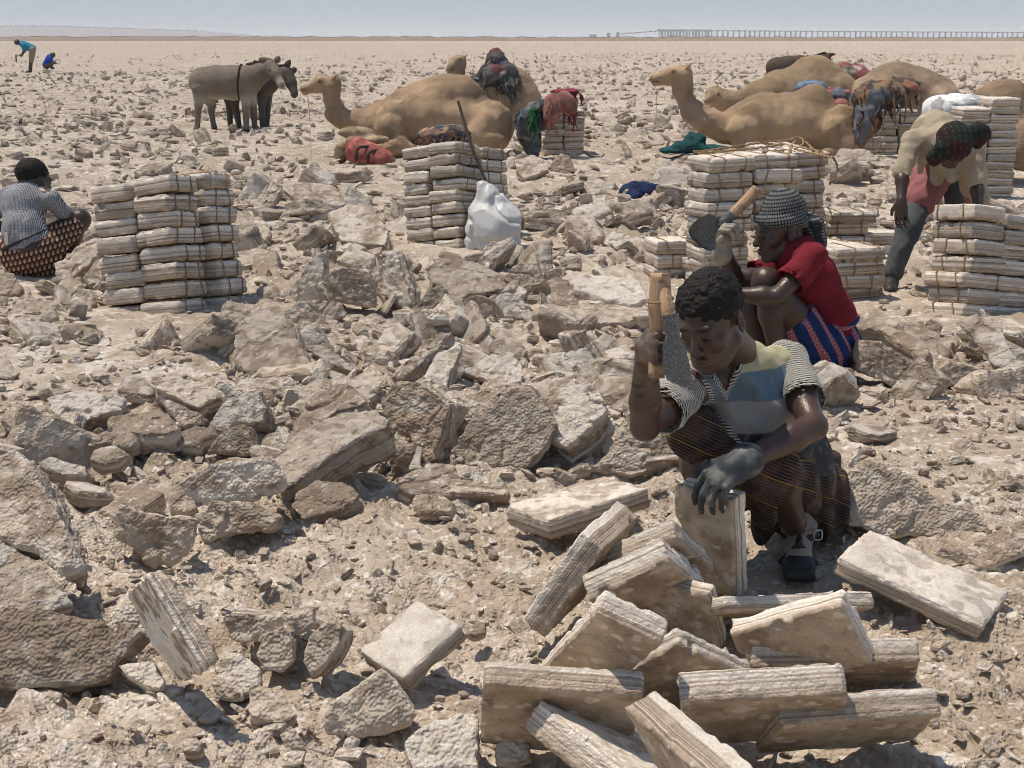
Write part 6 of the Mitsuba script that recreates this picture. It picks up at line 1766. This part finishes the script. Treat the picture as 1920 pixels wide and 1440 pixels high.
def top_ropes():
    rng = np.random.default_rng(8)
    Yb = 9.55
    T = [((1300, 284), (1360, 278), (1440, 266), (1490, 262)), ((1310, 288), (1370, 282), (1430, 276), (1480, 270), (1530, 284)), ((1428, 268), (1470, 274), (1510, 284), (1562, 296)), ((1470, 262), (1500, 258), (1505, 270), (1490, 280)),
         ((1478, 296), (1482, 278), (1490, 264)), ((1545, 300), (1530, 284), (1510, 266)), ((1430, 285), (1460, 283), (1510, 278), (1555, 290)), ((1560, 292), (1570, 310), (1565, 335), (1555, 345))]
    words = ['long loose rope strung from the left bundle over to the right bundle', 'second rope running along both bundle tops', 'rope crossing the top of the taller bundle', 'small rope loop standing up on the taller bundle', 'short rope over the front edge of the taller bundle',
             'rope slanting over the right corner of the taller bundle', 'rope lying along the front of the top slab', 'loose rope end dangling down the right side of the taller bundle']
    for k, row in enumerate(T):
        pts = []
        for i, (x, y) in enumerate(row):
            zt = TOPS['the tied stack above the headscarf'] if x > 1455 else TOPS['the tied stack behind the raised hoe']
            pts.append(onZ(x, y, zt + rng.uniform(.004, .018)) if y < 300 else A(x, y, 9.1))
        rope(words[k], pts, .0065, .005, k)
top_ropes()

# ---------------------------------------------------------------- far things on the sky line
def far_line():
    key = thing('trestle', 'long low trestle of many posts along the right sky line, grey in the haze', 'trestle')
    Yd = 2600.0
    def U(px, py): return A(px, py, Yd)
    vs = []
    def boxp(px, w, y0, y1, name):
        a, b = U(px, y0), U(px, y1)
        m = trimesh.creation.box((w, 1.2, abs(b[2] - a[2])))
        m.apply_translation([(a[0] + b[0]) / 2, Yd, (a[2] + b[2]) / 2])
        return m
    rng = np.random.default_rng(3)
    x = 1236.0
    n = 0
    col = rgb(.10, .095, .09)
    scene['mat_far'] = two(principled(col, .9, .1))
    while x < 1935:
        top = 57.5 + (x - 1236) / 700 * 3.5
        w = rng.uniform(1.5, 2.8) * (1.6 if 1236 < x < 1330 else 1)
        part(key, 'post', mikit.ply(boxp(x, w, top, 72.5, ''), 'mat_far'))
        x += rng.uniform(5.0, 6.5) if x < 1330 else rng.uniform(8.5, 11.5)
    def beam(x0, x1, y0, y1, t):
        a, b = U(x0, y0), U(x1, y1)
        v, f = tube_mesh([a, b], t, 4)
        part(key, 'beam', mikit.ply((v, f), 'mat_far'))
    beam(1160, 1240, 64, 57.5, .9); beam(1232, 1335, 56.5, 57.3, 1.8); beam(1335, 1600, 57.5, 59.2, .9); beam(1600, 1940, 59.2, 61, .9)
    for px, w, y0, y1, t in ((1112, 10, 65, 72, 'low far shed, leftmost of three specks left of the trestle'), (1141, 5, 62, 72, 'far boxy shed, middle one of three specks left of the trestle'), (1158, 4, 61, 72, 'far boxy shed nearest to the end of the trestle')):
        k = thing('shed', t, 'shed')
        a, b = U(px, y0), U(px, y1)
        hgt = a[2] - b[2]
        m = trimesh.creation.box((w * 1.2, 3, hgt)); m.apply_translation([a[0], Yd, (a[2] + b[2]) / 2])
        scene[f'{k}__wall'] = mikit.ply(m, 'mat_far')
        r = trimesh.creation.box((w * 1.35, 3.6, .6)); r.apply_translation([a[0], Yd, a[2] + .2])
        part(k, 'roof', mikit.ply(r, 'mat_far'))

def ridge(name, label, Yd, prof, depth, mat, seed, jag):
    """A long low rise; prof: [(px, py)] along its crest."""
    px = np.linspace(prof[0][0], prof[-1][0], 420)
    py = np.interp(px, [q[0] for q in prof], [q[1] for q in prof])
    crest = np.array([A(a, b, Yd) for a, b in zip(px, py)])
    crest[:, 2] = np.maximum(crest[:, 2] * (1 + jag * fb(np.stack([px * .05, px * 0, px * 0], 1), 1, 4, seed)), .02)
    n = len(px)
    rows = [np.stack([crest[:, 0], np.full(n, Yd - depth), np.full(n, -.3)], 1), np.stack([crest[:, 0], np.full(n, Yd - depth * .4), crest[:, 2] * .7], 1), crest, np.stack([crest[:, 0], np.full(n, Yd + depth), np.full(n, -.3)], 1)]
    v = np.vstack(rows)
    i, j = np.meshgrid(np.arange(3), np.arange(n - 1), indexing='ij')
    q = np.stack([i * n + j, i * n + j + 1, (i + 1) * n + j + 1, (i + 1) * n + j], -1).reshape(-1, 4)
    f = np.vstack([q[:, [0, 1, 2]], q[:, [0, 2, 3]]])
    put(name, mikit.ply((v, f), mat, smooth=True), label, kind='structure')

far_line()
scene['mat_dark_earth'] = two(principled(rgb(.21, .16, .12), .95, .1))
scene['mat_hill'] = two(principled(rgb(.16, .13, .11), .95, .1))
ridge('bank', 'thin dark earth bank along the whole horizon', 620.0, [(-300, 68.2), (500, 68.6), (1200, 69.2), (2300, 70.2)], 12.0, 'mat_dark_earth', 3, .5)
ridge('hills', 'faint blue hills at the left of the horizon', 4500.0, [(-900, 58), (-300, 50), (60, 47.5), (130, 49), (250, 53), (360, 57), (480, 66), (560, 70)], 500.0, 'mat_hill', 5, .06)
KEEP = [(.62, 3.9, .35), (1.5, 6.35, .4), (2.25, 8.8, .35), (-2.95, 9.1, .4), (-4.9, 24.6, 1.2), (-1.6, 19.5, 1.6), (4.2, 19.5, 1.6)]

# ---------------------------------------------------------------- loose rubble
def chunk_mesh(seed, h=0.05):
    """A broken piece about one metre across, to be scaled."""
    rng = np.random.default_rng(seed)
    dims = np.array([1.0, rng.uniform(.5, .95), rng.uniform(.28, .6)])
    plate = seed % 2 == 0          # half of the pieces are broken slabs with flat faces
    if plate:
        dims[2] = rng.uniform(.2, .34)
    pts = rng.uniform(-1, 1, (5, 3)) * dims / 2 * (.6 if plate else 1)
    pts = np.vstack([pts, np.array([[a, b, c] for a in (-1, 1) for b in (-1, 1) for c in (-1, 1)]) * dims / 2 * (rng.uniform(.78, 1, (8, 3)) if plate else rng.uniform(.6, 1, (8, 3)))])
    eq = ConvexHull(pts).equations
    lo, hi = -dims / 2 - 0.16, dims / 2 + 0.16
    F = Field(lo, hi, h)
    off = rng.uniform(0, 40, 3)
    def fn(p):
        q = p @ eq[:, :3].T + eq[:, 3]
        d = q.max(-1)
        s = p + off
        lay = meshkit.noise(np.stack([p[..., 2] * 13 + fb(s, 2, 2, 2), s[..., 0], s[..., 1]], -1), seed % 40)
        return d + 0.07 * (np.round(lay * 4) / 4 - 0.5) + 0.05 * fb(s, 3.3, 2, 1) + 0.07 * (np.abs(fb(s, 6, 2, 2)) - .1) + .05 * fb(s, 16, 1, 4)
    F.join(lo, hi, fn, 0.0)
    v, f = F.mesh(0.2)
    return v, f, layered_uv(np.clip(v[:, 2] / dims[2] + 0.5, -.1, 1.1), seed)

CHUNKS = [chunk_mesh(900 + i, 0.056) for i in range(16)]
SMALL = [chunk_mesh(930 + i, 0.17) for i in range(12)]
TINY = [chunk_mesh(960 + i, 0.29) for i in range(8)]

def ground_z(xy):
    return ground_height(np.ascontiguousarray(xy[:, 0]), np.ascontiguousarray(xy[:, 1]))

KEEP_OFF = [(x, y, r) for x, y, r in STACKS_AT] + KEEP
def clear(xy, extra=0.0):
    ok = np.ones(len(xy), bool)
    for x, y, r in KEEP_OFF:
        ok &= np.hypot(xy[:, 0] - x, xy[:, 1] - y) > r + extra
    return ok

def wedge(rng, n, r0, r1, power, half=24.5):
    """n points of the field in front, r0 to r1 metres away, thinning out with distance by the power."""
    u = rng.uniform(0, 1, n)
    k = 2 - power
    r = (r0**k + u * (r1**k - r0**k)) ** (1 / k)
    a = np.radians(rng.uniform(-half, half, n))
    return np.stack([r * np.sin(a), r * np.cos(a)], 1)

def tumble(rng, flat=0.4):
    tilt = rng.normal(0, .22) if rng.random() < flat else rng.choice([-1, 1]) * rng.uniform(.3, 1.35)
    ax = rng.uniform(0, 2 * math.pi)
    return (Rot.from_rotvec(np.array([math.cos(ax), math.sin(ax), 0]) * tilt) * Rot.from_euler('z', rng.uniform(0, 2 * math.pi))).as_matrix()

LANDMARKS = [('the left stack', -1.5, 8.0), ('the middle stack', -.25, 11.3), ('the pair of donkeys', -4.9, 24.5), ('the left camel', -2.2, 20.0), ('the right camel', 4.0, 20.0),
             ('the red-shirted man', 1.5, 6.4), ('the bending man', 2.4, 8.9), ('the blue cloth', 1.2, 14.2), ('the big pale boulder', -1.05, 6.2), ('the front pile of slabs', .55, 3.1), ('the low bundle', 1.0, 8.6), ('the tall upright slab', -1.0, 8.0), ('the long pale block', -.4, 8.6), ('the salmon red bundle', -1.9, 17.5), ('the ragged far stack', .6, 18), ('the broad pale plate', -1.8, 12.8), ('the green cloth', 2.2, 18), ('the far right stack', 4.6, 18), ('the fluted rock', -.8, 5.1), ('the hollowed slab', 0, 4.8), ('the white sack', -.05, 10.2), ('the smooth pale plate', .45, 5.0), ('the right border stack', 2.4, 7.8)]
def where_words(x, y, rank=0):
    k = sorted(LANDMARKS, key=lambda q: math.hypot((x - q[1]) * 1.0, (y - q[2]) * 0.8))[rank]
    dx, dy = x - k[1], y - k[2]
    if abs(dx) > abs(dy) * 0.6:
        w = 'right of' if dx > 0 else 'left of'
    else:
        w = 'behind' if dy > 0 else 'in front of'
    return f'{w} {k[0]}'

def scatter_rocks():
    rng = np.random.default_rng(77)
    near = np.array([u[0] for u in USED]); nr = np.array([u[1] for u in USED])
    xy = np.vstack([wedge(rng, 420, 4.6, 12.5, 1.0, 21), wedge(rng, 420, 12, 26, 1.0, 21)])
    size = rng.uniform(.18, .38, len(xy)) * np.where(xy[:, 1] > 12, 1.25, 1.0)
    ok = clear(xy, .1)
    d = np.hypot(xy[:, None, 0] - near[None, :, 0], xy[:, None, 1] - near[None, :, 1]) - nr[None] * 0.7
    ok &= d.min(1) > size * 0.35
    for cx, cy, rad, h, flat in PATCHES[:2]:
        ok &= (np.hypot(xy[:, 0] - cx, xy[:, 1] - cy) > rad) | (rng.random(len(xy)) < .12)
    i = np.where(ok)[0]
    i = i[np.argsort(-(size / np.hypot(xy[:, 0], xy[:, 1]))[i])][:195]
    z = ground_z(xy); said = set()
    shapes = [mikit.ply((v, f), 'mat_rock', smooth=False, uv=uv) for v, f, uv in CHUNKS]
    for j in i:
        R = tumble(rng, .4)
        s = size[j]
        up = R[2, 2]
        pose = 'flat-lying' if up > .95 else 'tilted' if up > .75 else 'upended'
        big = 'large' if s > .33 else 'middling' if s > .24 else 'small'
        text = f'{big} {pose} salt rock {where_words(*xy[j])}'
        group = f'loose salt rocks around {where_words(*xy[j]).split(" the ")[-1]}'
        if text in said:
            text = f'{big} {pose} rock {where_words(*xy[j])}, {where_words(*xy[j], 1).replace(" the ", " ")}'
        said.add(text)
        key = thing('salt_rock', text, 'rock', group)
        scene[key] = moved(shapes[int(rng.integers(len(shapes)))], mat4(R, (xy[j, 0], xy[j, 1], z[j] + s * rng.uniform(.0, .13)), s))

def heap(rng, lib, xy, size, sink, flat=0.4):
    vs, fs, us, o = [], [], [], 0
    z = ground_z(xy)
    for j in range(len(xy)):
        v, f, uv = lib[int(rng.integers(len(lib)))]
        s = size[j] * np.array([1, 1, rng.uniform(.7, 1.2)])
        vs.append((v * s) @ tumble(rng, flat).T + [xy[j, 0], xy[j, 1], z[j] + size[j] * rng.uniform(*sink)])
        fs.append(f + o); o += len(v)
        us.append(np.stack([np.full(len(v), rng.integers(0, 400) * 0.001), uv[:, 1]], 1))
    return np.vstack(vs), np.vstack(fs), np.vstack(us)

scatter_rocks()
_rng = np.random.default_rng(5)
_xy = np.vstack([wedge(_rng, 3400, 4.8, 14, 0.9), wedge(_rng, 3200, 13, 30, 1.0), wedge(_rng, 4200, 28, 66, .9)])
_far = wedge(_rng, 4200, 60, 140, .9); _far = _far[(_far[:, 0] > -18 + (_far[:, 1] - 60) * .3) | (_rng.random(len(_far)) < .25)]
_xy = np.vstack([_xy, _far])
_xy = _xy[clear(_xy)]
_sz = _rng.uniform(.05, .20, len(_xy)) * (0.7 + 0.8 * _rng.random(len(_xy)) ** 3) * np.clip(_xy[:, 1] / 13, .85, 1.7)
_keep = np.ones(len(_xy), bool)
for _cx, _cy, _rad, _h, _fl in PATCHES[:2]:
    _keep &= (np.hypot(_xy[:, 0] - _cx, _xy[:, 1] - _cy) > _rad) | (_rng.random(len(_xy)) < .15)
_xy, _sz = _xy[_keep], _sz[_keep]
_o = _xy[:, 1] < 13
a = heap(_rng, SMALL, _xy[_o], _sz[_o], (-.05, .2)); b = heap(_rng, TINY, _xy[~_o], _sz[~_o], (-.05, .2))
v, f, uv = np.vstack([a[0], b[0]]), np.vstack([a[1], b[1] + len(a[0])]), np.vstack([a[2], b[2]])
put('rubble', mikit.ply((v, f), 'mat_rock', smooth=False, uv=uv), 'small broken pieces of salt crust scattered over the whole quarry', 'rubble', kind='stuff')
_xy = np.vstack([wedge(_rng, 4400, 2.5, 6.5, 0.9, 23), wedge(_rng, 2200, 6.5, 12, 1, 23)])
_sz = .014 + .045 * _rng.random(len(_xy)) ** 3 * np.clip(_xy[:, 1] / 4, 1, 2.2) + np.where(_rng.random(len(_xy)) < .08, .04, 0)
v, f, uv = heap(_rng, TINY, _xy, _sz, (-.1, .25))
put('gravel', mikit.ply((v, f), 'mat_rock', smooth=False, uv=uv), 'crumbs and pebbles of salt on the near ground', 'gravel', kind='stuff')
_c = wedge(_rng, 260, 2.5, 8, 1.0, 23)
_xy = _c[_rng.integers(len(_c), size=4400)] + _rng.normal(0, .16, (4400, 2))
_xy = _xy[(_xy[:, 1] > 2.2) & clear(_xy)]
_sz = .022 + .07 * _rng.random(len(_xy)) ** 2.5
v, f, uv = heap(_rng, TINY, _xy, _sz, (-.15, .15), .2)
put('clods', mikit.ply((v, f), 'mat_ground', smooth=False), 'crumbly clods of loose salty earth heaped between the slabs', 'dirt', kind='stuff')
